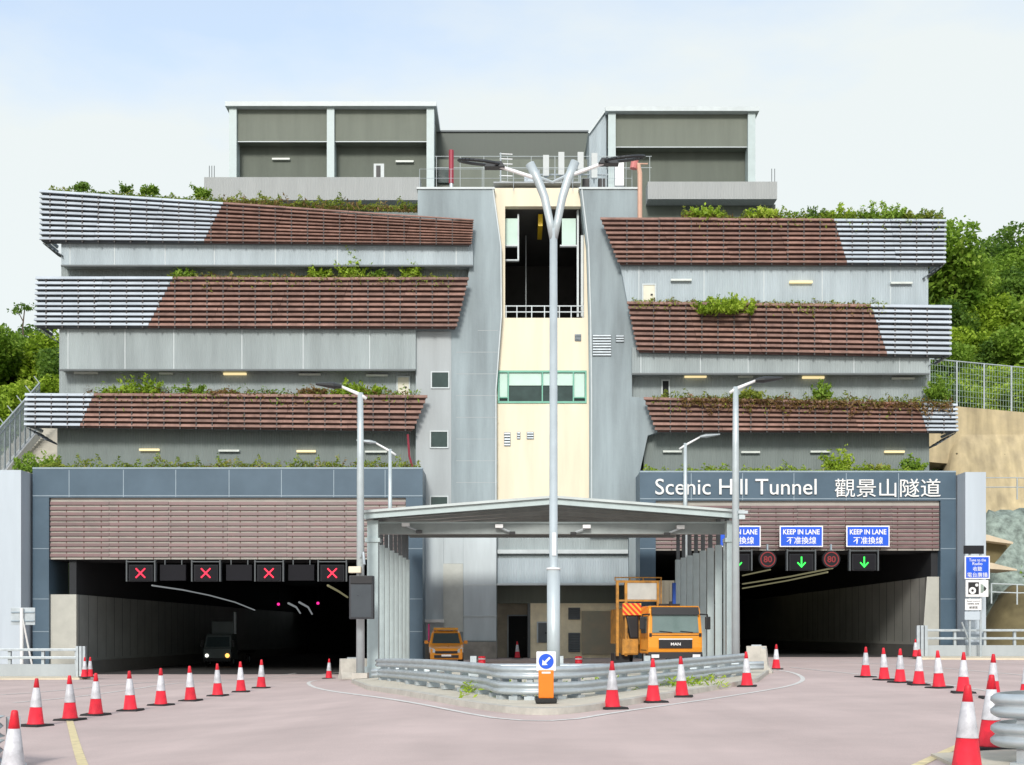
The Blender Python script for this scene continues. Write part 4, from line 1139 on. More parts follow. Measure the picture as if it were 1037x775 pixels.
shrub(318, 402, 26, 9, Yp, 'dry', 'reddish low shrub in the lowest left planter')
shrub(228, 402, 30, 7, Yp, 'dry', 'dry brownish low growth in the lowest left planter')
shrub(323, 283, 24, 12, Yp, 'lime', 'low green shrub in the second left planter')
shrub(357, 283, 20, 24, Yp, 'lime', 'tallest upright shrub in the second left planter', n=700)
shrub(416, 283, 14, 16, Yp, 'lime', 'small shrub in front of the cream door, second left planter')
shrub(382, 283, 16, 8, Yp, 'mid', 'tiny shrub between two taller ones, second left planter')
shrub(186, 282, 24, 8, Yp, 'mid', 'dark low shrub near the grey slats, second left planter')
shrub(40, 478, 46, 20, 69.5, 'mid', 'dark green bush spilling over the left end wall of the portal', n=1000)
shrub(735, 318, 62, 16, 69.3, 'lime', 'bright green creeper hanging over the second right slat band', 'creeper', 1400)
shrub(715, 222, 40, 11, Yp, 'lime', 'mounded bright shrub at the middle of the top right planter', n=700)
shrub(772, 222, 30, 12, Yp, 'lime', 'mounded shrub beside the roof parapet end, top right planter', n=600)
shrub(848, 223, 32, 13, Yp, 'lime', 'yellow green shrub where brown slats meet grey, top right planter', n=600)
shrub(892, 224, 40, 16, Yp, 'mid', 'widest dark shrub over the top right grey slats', n=800)
shrub(926, 224, 32, 10, Yp, 'grass', 'pale low shrub over the top right grey slats', n=500)
o = shrub(822, 223, 5, 18, Yp, 'dark', 'thin dark upright sapling in the top right planter', 'sapling', 160)
shrub(833, 404, 18, 16, Yp, 'mid', 'spiky green shrub in the lowest right planter', n=500)
shrub(951, 404, 18, 20, Yp, 'mid', 'rounded bush at the far right end of the lowest right planter', n=700)
shrub(848, 480, 20, 22, 69.4, 'lime', 'tall bright shrub above the Chinese tunnel name', n=700)
shrub(924, 478, 16, 14, 69.4, 'mid', 'small dark bush above the right end of the name panel', n=400)
shrub(886, 479, 26, 9, 69.4, 'grass', 'pale grassy mound above the Chinese tunnel name', n=400)
shrub(758, 405, 36, 9, Yp, 'grass', 'patchy yellow green growth behind the right lamp post, lowest right planter')
shrub(205, 200, 14, 10, 70.6, 'mid', 'small shrub at the inner end of the top left grey slats')
shrub(152, 196, 16, 8, 70.6, 'mid', 'small shrub midway along the top left grey slats')
shrub(82, 192, 12, 6, 70.6, 'dark', 'tiny dark shrub near the outer end of the top left grey slats')
o = shrub(126, 195, 8, 10, 70.6, 'dark', 'pointed dark sapling above the top left grey slats', 'sapling', 160)
PLANTS = [                      # strip from x0 to x1 (photo columns), edge rows, depth, kind, leaves, height, share hanging over the edge
    (40, 426, 475, 475, 68.1, 'grass', 3600, .95, 0), (60, 420, 475, 475, 68.5, 'mid', 1500, .95, 0), (150, 420, 475, 475, 68.2, 'dry', 700, .7, 0),
    (652, 935, 479, 479, 68.1, 'lime', 2400, .75, 0), (652, 935, 479, 479, 68.3, 'grass', 1500, .6, 0),
    (85, 420, 399, 400, 69.75, 'dry', 1100, .60, .15), (95, 425, 399, 400, 69.8, 'mid', 1500, .75, .1),
    (690, 965, 404, 409, 69.45, 'dry', 2600, .55, .8), (660, 960, 403, 408, 69.75, 'grass', 2000, .70, .15),
    (170, 460, 281, 282, 69.75, 'grass', 1300, .5, .15), (200, 440, 281, 282, 69.8, 'dry', 500, .45, .1),
    (640, 900, 305.5, 308.5, 69.7, 'grass', 1500, .42, .2), (650, 880, 305.5, 308.5, 69.7, 'dry', 600, .4, .2),
    (215, 425, 205, 214, 71.2, 'grass', 3000, .9, 0), (225, 425, 205, 214, 71.0, 'dry', 800, .7, 0),
    (690, 955, 221, 222, 69.8, 'grass', 2200, .75, .05), (790, 955, 221, 222, 69.9, 'mid', 1900, .8, 0), (690, 790, 221, 222, 69.8, 'dry', 500, .5, .1),
    (50, 225, 193, 205, 69.8, 'grass', 900, .45, 0), (60, 220, 193, 205, 69.9, 'dark', 700, .48, 0)]
for (x0, x1, ya, yb, Y, kind, n, h, over) in PLANTS:
    x = RNG.uniform(x0, x1, n)
    cl = np.clip(.15 + .55 * (np.sin(x * .13 + x0) * np.sin(x * .047 + ya) + 1) / 2 + .5 * np.clip(np.sin(x * .31 + h * 9), 0, 1) ** 3, 0, 1.1)
    z = RNG.random(n) ** 1.4 * h * cl - .08
    y = Y + RNG.uniform(0, .6, n)
    ov = RNG.random(n) < over
    z = np.where(ov, (RNG.random(n) ** 1.5 * -1.15 + .12) * cl * (h + .4), z); y = np.where(ov, 69.40 - RNG.uniform(0, .16, n), y)
    pts = np.stack([(x - CX) / F * y, y, CZ + (HY - (ya + (yb - ya) * (x - x0) / (x1 - x0))) / F * y + z], axis=1)
    tag(obj_mesh('ground_cover', leaf_mesh('ground_cover', pts, .19, SH[kind], aspect=.6)), kind='stuff')
# island grass
x = RNG.uniform(-1.2, 6.0, 1600); y = 26.9 + RNG.uniform(0, 3.2, 1600) + np.maximum(0, x) * .9
ok = np.sin(x * 3.1) + np.sin(y * 2.2) > -.6
pts = np.stack([x, y, .1 + RNG.random(1600) * .28], axis=1)[ok]
tag(obj_mesh('grass', leaf_mesh('grass', pts, .16, L_lime, aspect=.5)), kind='stuff')

# ------------------------------------------------------------------ equipment on the tower roof
Ya = 73.0
def antenna(px, y0, y1, w, Y, label):
    b = MB().box(PX(px - w / 2, Y), PX(px + w / 2, Y), Y, Y + .25, PZ(y1, Y), PZ(y0, Y))
    t = thing('panel_antenna', label, 'antenna', (PX(px, Y), Y, PZ(191.5, Y)), 0, 'white panel antennas on the tower roof')
    b.build('panel', mat('antenna_grey', (.50, .53, .53), .5), t)
    MB().tube([(PX(px, Y), Y + .4, PZ(191.5, Y)), (PX(px, Y), Y + .4, PZ(y0 - 1, Y))], .05, 6).build('mast', M_galv, t)
    MB().box(PX(px, Y) - .06, PX(px, Y) + .06, Y + .25, Y + .42, PZ(y1, Y) + .3, PZ(y1, Y) + .4).build('bracket', M_galv, t)
for px, a, c, lab in ((553, 157, 178, 'white panel antenna on the tower roof, leftmost of four'), (568.5, 154, 177, 'white panel antenna second from the left, just right of the lamp fork'), (588, 154, 172, 'white panel antenna third from the left, right of the lamp arms'), (602, 155, 180, 'white panel antenna rightmost of four on the tower roof')):
    antenna(px, a, c, 6, Ya, lab)
t = thing('antenna_rack', 'grey steel rack of rails behind the panel antennas on the roof', 'rack', P(580, 191.5, 74))
for px in (546, 562, 580, 598, 614): MB().tube([P(px, 191.5, 74), P(px, 172, 74)], .05, 6).build('leg', M_galv, t)
MB().tube([P(546, 177, 74), P(616, 177, 74)], .05, 6).build('rail', M_galv, t)
for px in (590, 606): MB().box(PX(px, 74), PX(px + 7, 74), 74.1, 74.5, PZ(190, 74), PZ(180, 74)).build('equipment_box', M_black, t)
def rbox(name, px0, px1, y0, y1, Y, m, label, cat):
    o = MB().box(PX(px0, Y), PX(px1, Y), Y, Y + .7, PZ(y1, Y), PZ(y0, Y)).box(PX(px0, Y) + .08, PX(px1, Y) - .08, Y - .02, Y + .001, PZ(y1, Y) + .1, PZ(y0, Y) - .12).box(PX(px0, Y) + .12, PX(px0, Y) + .2, Y - .06, Y - .02, PZ((y0 + y1) / 2, Y), PZ((y0 + y1) / 2, Y) + .2)
    return tag(o.build(name, m, loc=P((px0 + px1) / 2, y1, Y), bevel=.02), label, cat)
rbox('equipment_cabinet', 623, 632, 164, 188, 73.2, M_wsign, 'tall white cabinet at the right end of the tower roof', 'cabinet')
rbox('equipment_cabinet', 531, 546, 176, 189, 73.4, M_fin, 'low pale cabinet on the tower roof left of the antennas', 'cabinet')
t = thing('pipe_riser', 'salmon coloured vent pipe bending over at the tower roof edge', 'pipe', P(647.5, 222, 70.2))
M_salmon = mat('salmon_pipe', (0.62, .38, .28), .5)
MB().tube([P(648, 222, 70.2), P(648, 176, 70.2), P(646.5, 168, 70.2), P(643, 165.5, 70.2)], [.14] * 4, 10).build('pipe', M_salmon, t)
MB().tube([P(643, 162, 70.2), P(641.5, 171, 70.2)], [.22, .22], 10).build('vent_head', mat('faded_red_cowl', (.55, .18, .17), .5), t)
MB().tube([P(646, 166, 70.2), P(656, 166, 70.2)], .04, 6).build('arm', M_salmon, t)
t = thing('red_mast', 'dark red upright post standing on the left of the tower roof', 'post', P(457, 191, 74))
MB().tube([P(457, 192, 74), P(457, 172, 74)], .12, 8).build('lower_tube', M_galv, t)
MB().tube([P(457, 186, 74), P(457, 152.5, 74)], .16, 8).build('red_tube', mat('dark_red_paint', (.30, .02, .045), .5), t)
t = thing('yagi_aerial', 'small ladder shaped aerial on the tower roof left of the lamp fork', 'aerial', P(507, 192, 73.5))
MB().tube([P(507, 192, 73.5), P(507, 155, 73.5)], .05, 6).build('mast', M_galv, t)
for y in (156, 161, 166, 171, 178, 184): MB().tube([P(506, y, 73.5), P(519, y + .5, 73.5)], .035, 5).build('cross_bar', M_wsign, t)
rail_r = railing('railing', 'thin grey guard rail along the tower roof edge', [P(425, 190, 70.6), P(520, 190, 70.6), P(640, 190, 70.6)], 1.1, r=.012)

# ------------------------------------------------------------------ canopy
YF, YK = 48.0, 65.0
XL, XR, XM = PX(371, YF), PX(748, YF), PX(560, YF)
CN = thing('canopy_shelter', 'pale green grey steel canopy with shallow pitched roof between the two portals', 'canopy', ((XL + XR) / 2, YF, 0))
zl_, zm_, zr_ = PZ(518, YF), PZ(503, YF), PZ(517.5, YF)
def roof_line(y, dz):                     # front gable flattening and rising towards the back
    q = (y - YF) / (YK - YF)
    return [(XL - .25, zl_ + .66 * q + dz), (XM, zm_ + .30 * q + dz), (XR + .15, zr_ + .66 * q + dz)]
def roof_piece(y0, y1, d0, d1):
    b = MB()
    for k in (0, 1):
        A0, A1, B0, B1 = roof_line(y0, d0), roof_line(y0, d1), roof_line(y1, d0), roof_line(y1, d1)
        b.hexa([(A1[k][0], y0, A1[k][1]), (A1[k + 1][0], y0, A1[k + 1][1]), (B1[k + 1][0], y1, B1[k + 1][1]), (B1[k][0], y1, B1[k][1])],
               [(A0[k][0], y0, A0[k][1]), (A0[k + 1][0], y0, A0[k + 1][1]), (B0[k + 1][0], y1, B0[k + 1][1]), (B0[k][0], y1, B0[k][1])])
    return b
roof = roof_piece(YF - .5, YK + 1, 0, -.10).build('roof', mat('pale_roof_sheet', (0.50, .55, .54), .5, var=.12, ribs=2, ribax='Y'), CN)
roof_piece(YF - .38, YF - .2, -.11, -.34).build('fascia_beam', M_post, roof)
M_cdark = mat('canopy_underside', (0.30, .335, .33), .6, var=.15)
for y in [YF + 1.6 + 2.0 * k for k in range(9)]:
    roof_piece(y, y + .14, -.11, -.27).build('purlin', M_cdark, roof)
zt1 = PZ(529, YF + 1); zt0 = PZ(541, YF + 1)
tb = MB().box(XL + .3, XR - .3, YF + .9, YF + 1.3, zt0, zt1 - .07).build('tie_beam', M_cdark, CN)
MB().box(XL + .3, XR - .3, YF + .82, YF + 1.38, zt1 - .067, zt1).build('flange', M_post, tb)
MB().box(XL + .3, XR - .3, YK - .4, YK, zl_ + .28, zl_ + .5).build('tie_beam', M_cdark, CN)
for x in (XL + .25, XR - .25):
    c = MB().box(x - .22, x + .22, YF, YF + .5, gz(x, YF) - .2, zl_ - .37).box(x - .30, x + .30, YF - .06, YF + .56, PZ(549, YF), PZ(545, YF)).box(x - .34, x + .34, YF - .1, YF + .6, gz(x, YF) - .2, gz(x, YF) + .45)
    c.build('column', M_post, CN)
for k in range(8):
    y0 = YF + 1.3 + k * 2.08
    for x, s in ((XL + .22, 1), (XR - .22, -1)):
        zg = gz(x, y0)
        ft = 5.35 + .02 * k
        fnp = MB().box(x - .15, x + .15, y0, y0 + .16, zg - .2, ft).box(x - .18, x + .18, y0 - .05, y0 + .21, zg - .2, zg + .3)
        fnp.build('side_fin', M_post, CN)
        fnt = MB().box(x - .09, x + .09, y0 + .03, y0 + .13, ft + .003, zl_ - .12 + .66 * (y0 - YF) / (YK - YF))
        fnt.build('upper_slat', M_soffit, CN)
for px, py in ((411, 531.5), (505.5, 533), (594, 533.5), (689, 534)):
    Y = YF + .7
    x, _, z = P(px, py, Y)
    s = 1 if px < 560 else -1
    L = MB().box(x - .16, x + .16, Y - .12, Y + .12, z - .07, z + .07).build('flood_lamp', M_wsign, CN)
    MB().tube([(x, Y, z - .05), (x + s * .45, Y + .05, z - .22)], .04, 6).build('lamp_arm', M_galv, L)
    MB().box(x + s * .42, x + s * .66, Y - .05, Y + .15, z - .33, z - .22).build('camera_body', M_black, L)
MB().box(PX(519, 60), PX(546, 60), 60, 60.1, PZ(529.5, 60), PZ(526, 60)).build('pale_strip', M_cream, CN)

# ------------------------------------------------------------------ traffic signals and signs on the portals
M_ledr = lamp('red_led', (1.0, 0.02, 0.06), 1.0); M_ledg = lamp('green_led', (0.04, 1.0, 0.10), .8); M_ledd = mat('dim_red_led', (0.16, .012, .015), .6, emit=(.7, .08, .08), estr=.07)
M_hang = mat('dull_hanger_steel', (.075, .085, .09), .5); M_box = mat('black_signal_box', (0.020, .021, .024), .7, spec=.15); M_scr = mat('dark_signal_screen', (0.014, .014, .017), .7, spec=.12)
def signal(px, py, wpx, hpx, sym, label, group):
    Y = 67.3
    x, _, z = P(px, py, Y); w, h = wpx / F * Y / 2, hpx / F * Y / 2
    t = thing('lane_signal', label, 'lane signal', (x, Y, z), 0, group)
    MB().box(x - w * .72, x + w * .72, Y, Y + .5, z - h, z + h).build('signal_box', M_box, t, bevel=.03)
    MB().box(x - w * .62, x + w * .62, Y - .03, Y - .001, z - h * .86, z + h * .86).build('screen', M_scr, t)
    f = MB()
    for s in (-1, 1): f.box(x + s * w * .80, x + s * w * .88, Y - .02, Y + .3, z - h * 1.0, z + h * 1.55)
    f.box(x - w * .88, x + w * .88, Y - .025, Y + .29, z + h * 1.3, z + h * 1.42)
    f.build('hanger', M_hang, t)
    s_ = MB(); k = h * .60
    if sym == 'X':
        for sg in (-1, 1):
            d = Vector((1, 0, sg)).normalized(); nrm = Vector((-d.z, 0, d.x)) * k * .13
            c = Vector((x, Y - .06 - .004 * sg, z)); a_, b__ = c - d * k * 1.3, c + d * k * 1.3
            yv = Vector((0, .03, 0))
            s_.hexa([a_ - nrm, b__ - nrm, b__ - nrm + yv, a_ - nrm + yv], [a_ + nrm, b__ + nrm, b__ + nrm + yv, a_ + nrm + yv])
        s_.build('red_cross', M_ledr, t)
    else:
        s_.prism([(x - k * .13, z + k * 1.1), (x + k * .13, z + k * 1.1), (x + k * .13, z - k * .55), (x + k * .72, z + k * .05), (x + k * .88, z - k * .12), (x, z - k * 1.1),
                  (x - k * .88, z - k * .12), (x - k * .72, z + k * .05), (x - k * .13, z - k * .55)], Y - .06, Y - .031)
        s_.build('green_arrow', M_ledg, t)
    return t
for px, lab in ((142.5, 'red cross lane signal, leftmost of four above the left tunnel'), (208.5, 'red cross lane signal second from the left above the left tunnel'), (272.5, 'red cross lane signal third from the left above the left tunnel'), (336.5, 'red cross lane signal nearest the dark box sign on the left lamp post')):
    signal(px, 580.5, 34, 17, 'X', lab, 'red cross lane signals')
for px, lab in ((747, 'green arrow lane signal half hidden by the right canopy corner'), (811.5, 'green arrow lane signal between the two dim speed rings'), (875, 'green arrow lane signal rightmost above the right tunnel')):
    signal(px, 569.5, 34, 17, 'V', lab, 'green arrow lane signals')
for px, lab in ((175, 'blank dark panel between the first and second red crosses'), (242, 'blank dark grille panel between the second and third red crosses'), (305, 'blank dark panel between the third and fourth red crosses')):
    Y = 67.6
    t = thing('blank_signal', lab, 'signal box', P(px, 580, Y), 0, 'dark panels between the red crosses')
    MB().box(PX(px - 13, Y), PX(px + 13, Y), Y, Y + .3, PZ(588, Y), PZ(572, Y)).build('panel', M_scr, t)
    for a in (px - 9, px + 8): MB().box(PX(a, Y), PX(a + 1, Y), Y + .1, Y + .2, PZ(572, Y) + .001, PZ(567, Y)).build('hanger', M_hang, t)
for px, lab in ((777.5, 'dim red speed limit ring left of the middle green arrow'), (842, 'dim red speed limit ring left of the rightmost green arrow')):
    Y = 67.3
    x, _, z = P(px, 566.5, Y); r = 7.6 / F * Y
    t = thing('speed_limit_signal', lab, 'speed sign', (x, Y, z), 0, 'dim red speed limit rings')
    MB().disc((x, z), r * 1.18, Y, Y + .3, 28).build('housing', M_box, t)
    MB().ring((x, z), r * .86, r, Y - .03, Y - .002).build('red_ring', M_ledd, t)
    text_mb('80', r * .85, (x, z), Y - .03, .02, bold=.02).build('digits', M_ledd, t)
    MB().box(x - .04, x + .04, Y + .05, Y + .2, z + r * 1.1, z + r * 2.0).build('hanger', M_joint, t)
for px, lab in ((748.5, 'blue keep in lane sign partly hidden behind the canopy corner'), (811.5, 'blue keep in lane sign, middle one of the three'), (879, 'blue keep in lane sign, rightmost of the three')):
    Y = 67.5
    x, _, z = P(px, 543.3, Y); w, h = 22 / F * Y, 10.8 / F * Y
    t = thing('lane_sign', lab, 'road sign', (x, Y, z), 0, 'blue keep in lane signs')
    MB().box(x - w, x + w, Y, Y + .05, z - h, z + h).build('white_border', M_wsign, t, bevel=.02)
    MB().box(x - w + .07, x + w - .07, Y - .012, Y - .001, z - h + .07, z + h - .07).build('blue_face', M_sblue, t)
    text_mb('KEEP IN LANE', 5.2 / F * Y, (x, z + h * .42), Y - .028, .014, width=37 / F * Y, bold=.02).build('lettering', M_wsign, t)
    text_mb('不准換線', 7.4 / F * Y, (x, z - h * .38), Y - .028, .014, width=30 / F * Y, bold=.008).build('chinese_lettering', M_wsign, t)
    MB().box(x - w * .6, x - w * .5, Y + .051, Y + .5, z - .1, z + .1).build('bracket', M_galv, t); MB().box(x + w * .5, x + w * .6, Y + .051, Y + .5, z - .1, z + .1).build('bracket', M_galv, t)

# sign cluster in front of the right end wall
Y = 65.5
def spanel(name, label, px0, px1, y0, y1, m, border=None, yoff=0.0):
    x0, x1, z0, z1 = PX(px0, Y), PX(px1, Y), PZ(y1, Y), PZ(y0, Y)
    t = thing(name, label, 'road sign', ((x0 + x1) / 2, Y, z0))
    MB().box(x0, x1, Y, Y + .06, z0, z1).build('board', border or m, t, bevel=.02)
    if border: MB().box(x0 + .07, x1 - .07, Y - .012, Y - .001, z0 + .07, z1 - .07).build('face', m, t)
    return t
pz0 = PZ(664, Y)
t = thing('sign_post', 'grey braced sign post in front of the right white end wall', 'post', (PX(988, Y), Y + .1, gz(25, Y)))
for px in (983, 994): MB().tube([(PX(px, Y), Y + .14, gz(25, Y) - .2), (PX(px, Y), Y + .14, PZ(553, Y))], .06, 8).build('pole', M_galv, t)
MB().tube([(PX(983, Y), Y + .2, PZ(628, Y)), (PX(989, Y), Y + .9, gz(25, Y))], .05, 6).build('brace', M_galv, t)
MB().tube([(PX(976, Y), Y + .3, PZ(630, Y)), (PX(984, Y), Y + .3, PZ(650, Y))], .05, 6).build('brace', M_galv, t)
t = spanel('message_sign', 'small unlit black message sign above the blue radio sign', 976, 996.5, 552.5, 561, M_box)
t = spanel('radio_sign', 'blue sign telling drivers to tune the radio', 977, 1002.5, 563, 586.5, M_sblue, M_wsign)
x_, z_ = PX(989.7, Y), 0
text_mb('Tune to the', 2.9 / F * Y, (x_, PZ(567.3, Y)), Y - .03, .016, width=17 / F * Y).build('lettering', M_wsign, t)
text_mb('Radio', 2.9 / F * Y, (x_, PZ(571, Y)), Y - .03, .016, width=10 / F * Y).build('lettering', M_wsign, t)
text_mb('收聽', 4.4 / F * Y, (x_, PZ(576.2, Y)), Y - .03, .016, bold=.0).build('chinese_lettering', M_wsign, t)
text_mb('電台廣播', 4.6 / F * Y, (x_, PZ(582.2, Y)), Y - .03, .016, width=20.5 / F * Y, bold=.0).build('chinese_lettering', M_wsign, t)
t = spanel('camera_sign', 'white speed camera pictogram sign under the blue one', 978, 1001, 587.5, 604.5, M_wsign)
MB().box(PX(980.5, Y), PX(991.3, Y), Y - .012, Y - .001, PZ(602, Y), PZ(589.7, Y)).build('black_camera', M_black, t)
MB().ring((PX(984.7, Y), PZ(598.2, Y)), .075, .19, Y - .03, Y - .013).build('lens_ring', M_wsign, t)
MB().disc((PX(989, Y), PZ(592.6, Y)), .085, Y - .03, Y - .013, 16).build('flash', M_wsign, t)
MB().prism([(PX(993, Y), PZ(591.6, Y)), (PX(995.5, Y), PZ(592.2, Y)), (PX(997.6, Y), PZ(596.3, Y)), (PX(995.5, Y), PZ(600.2, Y)), (PX(993, Y), PZ(600.8, Y))], Y - .012, Y - .001).build('grey_cone', M_net, t)
MB().prism([(PX(997, Y), PZ(593.6, Y)), (PX(999, Y), PZ(596.3, Y)), (PX(997, Y), PZ(599, Y)), (PX(996.2, Y), PZ(596.3, Y))], Y - .024, Y - .013).build('black_eye', M_black, t)
t = spanel('camera_text_sign', 'small white worded plate under the speed camera sign', 977.5, 994, 606.5, 618, M_wsign)
for s_, y, hh, w in (('Speed control', 609, 1.7, 13), ('camera zone', 611.6, 1.7, 12), ('偵速區', 615.3, 2.6, 9)):
    text_mb(s_, hh / F * Y, (PX(985.7, Y), PZ(y, Y)), Y - .014, .012, width=w / F * Y).build('lettering', M_black, t)
t = spanel('blank_plate', 'plain pale plate at the bottom of the right sign cluster', 977, 992.5, 619.5, 628, M_fin)

# sign seen from behind beside the left portal
Y = 63
t = thing('road_sign', 'grey back of a road sign on a white braced post by the left portal', 'road sign', (PX(22, Y), Y, gz(-25, Y)))
MB().box(PX(10, Y), PX(34.5, Y), Y + .12, Y + .16, PZ(633, Y), PZ(615.5, Y)).build('sign_back', M_galv, t, bevel=.01)
f = MB(); f.box(PX(10.5, Y), PX(34, Y), Y + .05, Y + .12, PZ(620.6, Y), PZ(619.6, Y)); f.box(PX(10.5, Y), PX(34, Y), Y + .05, Y + .12, PZ(629.5, Y), PZ(628.5, Y)); f.build('stiffener', M_joint, t)
MB().tube([(PX(22, Y), Y, -1.2), (PX(22, Y), Y, PZ(616, Y))], .09, 8).build('pole', M_white, t)
MB().tube([(PX(23, Y), Y, PZ(627, Y)), (PX(31, Y), Y + .6, -1.0)], .05, 8).build('brace', M_white, t)

# ------------------------------------------------------------------ lamp posts
M_lampd = mat('dark_lantern', (0.03, .033, .035), .4)
t = thing('street_lamp', 'tall forked grey lamp post with two arms standing on the island', 'street lamp', (PX(560.5, 28), 28, .1))
q = 28.0
z0 = gz(0, 28)
MB().tube([(PX(560.5, q), q, z0 - .1), (PX(560.5, q), q, PZ(577, q))], .155, 16).build('lower_shaft', M_pole, t, smooth=True)
MB().tube([(PX(560.5, q), q, PZ(577, q)), (PX(560.5, q), q, PZ(575.3, q)), (PX(560.5, q), q, PZ(232, q))], [.155, .100, .09], 16).build('upper_shaft', M_pole, t, smooth=True)
MB().tube([(PX(560.5, q), q, PZ(577.2, q)), (PX(560.5, q), q, PZ(575.2, q))], .17, 16).build('collar', M_wsign, t, smooth=True)
MB().tube([P(560, 242, q), P(557, 225, q), P(551.5, 200, q), P(545, 183, q), P(536.5, 166, q)], [.085, .09, .098, .104, .108], 14).build('fork_arm', M_pole, t, smooth=True)
MB().tube([P(561, 242, q), P(564.5, 225, q), P(569.5, 200, q), P(575, 182, q), P(582.5, 164, q)], [.085, .09, .098, .104, .108], 14).build('fork_arm', M_pole, t, smooth=True)
MB().tube([P(544, 179, q), P(559.5, 184.8, q), P(578, 176, q)], .035, 6).build('cross_stay', M_pole, t)
def ringlamp(px, py, s, parent):
    ar = MB().tube([P(px - s * (55 if s < 0 else 50), py + 15, q), P(px - s * 12, py + 1, q)], [.045, .04], 8).build('lamp_arm', M_wsign, parent)
    L = MB()
    c = Vector(P(px + s * 5, py - 2, q))
    for k in range(28):
        a, a2 = 2 * math.pi * k / 28, 2 * math.pi * (k + 1) / 28
        f1 = Vector((math.cos(a) * .46, math.sin(a) * .38, math.cos(a) * s * .05 + math.sin(a) * .105)); f2 = Vector((math.cos(a2) * .48, math.sin(a2) * .38, math.cos(a2) * s * .05 + math.sin(a2) * .105))
        L.tube([c + f1, c + f2], .038, 5)
    p = Vector(P(px - s * 11, py + 1, q))
    L.hexa([p + Vector((-.24, -.12, -.07)), p + Vector((.24, -.12, -.07)), p + Vector((.24, .12, -.07)), p + Vector((-.24, .12, -.07))],
           [p + Vector((-.16, -.08, .07)), p + Vector((.16, -.08, .07)), p + Vector((.16, .08, .07)), p + Vector((-.16, .08, .07))])
    L.build('lantern', M_lampd, parent)
ringlamp(490, 166.5, -1, t); ringlamp(627, 163, 1, t)
text_b = MB().box(PX(559, q), PX(563, q), q - .125, q - .118, PZ(563, q), PZ(540, q)); lab_ = text_b.build('number_plate', M_wsign, t)

def lamp_post(px, ybase, ytop, Y, tip, label, r):
    x = PX(px, Y); zb = gz(x, Y)
    t = thing('street_lamp', label, 'street lamp', (x, Y, zb))
    MB().tube([(x, Y, zb - .1), (x, Y, PZ(ytop + 60, Y)), (x, Y, PZ(ytop, Y))], [r * 1.25, r, r * .8], 12).build('shaft', M_pole, t, smooth=True)
    s = 1 if tip[0] > px else -1
    MB().tube([(PX(px - s * 6, Y), Y, PZ(ytop + 6, Y)), (x, Y - .01, PZ(ytop + 2, Y)), (PX(px + (tip[0] - px) * .45, Y), Y, PZ(tip[1] + (ytop - tip[1]) * .25, Y))], [r * .5, r * .55, r * .4], 8).build('lamp_arm', M_wsign, t, smooth=True)
    p0 = Vector((PX(px + (tip[0] - px) * .42, Y), Y, PZ(tip[1] + (ytop - tip[1]) * .27, Y))); p1 = Vector((PX(tip[0], Y), Y, PZ(tip[1], Y)))
    MB().tube([p0, p0.lerp(p1, .3), p1], [r * .5, r * .95, r * .35], 8, sx=2.0).build('lantern', M_lampd if Y < 55 else M_galv, t)
    return t
LP = lamp_post(365, 668, 398, 46.5, (320, 389), 'tall lamp post left of the canopy carrying a dark box sign', .135)
MB().box(LP.location.x - .3, LP.location.x + .3, 46.2, 46.8, LP.location.z - .05, LP.location.z + .28).build('base', M_kerb, LP)
lamp_post(395, 505, 455, 62, (361, 446), 'shorter lamp post standing close behind the left canopy corner', .11)
lamp_post(745, 668, 392, 45.5, (792, 383), 'tall lamp post at the right canopy corner, lantern to the right', .125)
lamp_post(694, 510, 449, 67.0, (729, 440), 'lamp post behind the right side of the canopy', .12)
Y = 45.6
t = thing('box_sign', 'dark box shaped message sign mounted on the left lamp post', 'message sign', P(366, 628, Y))
MB().box(PX(353.5, Y), PX(378, Y), Y, Y + .45, PZ(627, Y), PZ(583, Y)).build('case', mat('charcoal_case', (0.035, .038, .045), .45), t, bevel=.03)
MB().box(PX(355, Y), PX(377, Y), Y - .05, Y - .001, PZ(591, Y), PZ(583.5, Y)).build('hood', M_black, t)
MB().box(PX(355.5, Y), PX(376, Y), Y - .02, Y - .002, PZ(625, Y), PZ(592, Y)).build('screen', mat('blank_screen', (0.055, .065, .075), .3), t)
MB().box(PX(363, Y), PX(369, Y), Y + .451, Y + .8, PZ(620, Y), PZ(616, Y)).build('bracket', M_galv, t)
t = thing('flood_light', 'small pale floodlight on a bent arm above the dark box sign', 'floodlight', P(359, 582, 46.2))
MB().tube([P(364.5, 566, 46.4), P(368, 560, 46.2), P(369, 572, 46)], .05, 6).build('arm', M_galv, t)
MB().box(PX(353.5, 46.2), PX(366, 46.2), 46, 46.35, PZ(580.5, 46.2), PZ(574, 46.2)).build('head', M_cream, t, bevel=.03)
t = thing('camera_box', 'small grey box on the right lamp post beside the canopy eave', 'box', P(752, 521, 45.4))
MB().box(PX(747, 45.4), PX(757, 45.4), 45.3, 45.6, PZ(520.5, 45.4), PZ(517.5, 45.4)).build('case', M_galv, t)
MB().box(PX(748, 45.4), PX(754, 45.4), 45.28, 45.5, PZ(526, 45.4), PZ(522, 45.4)).build('lower_case', M_pole, t)

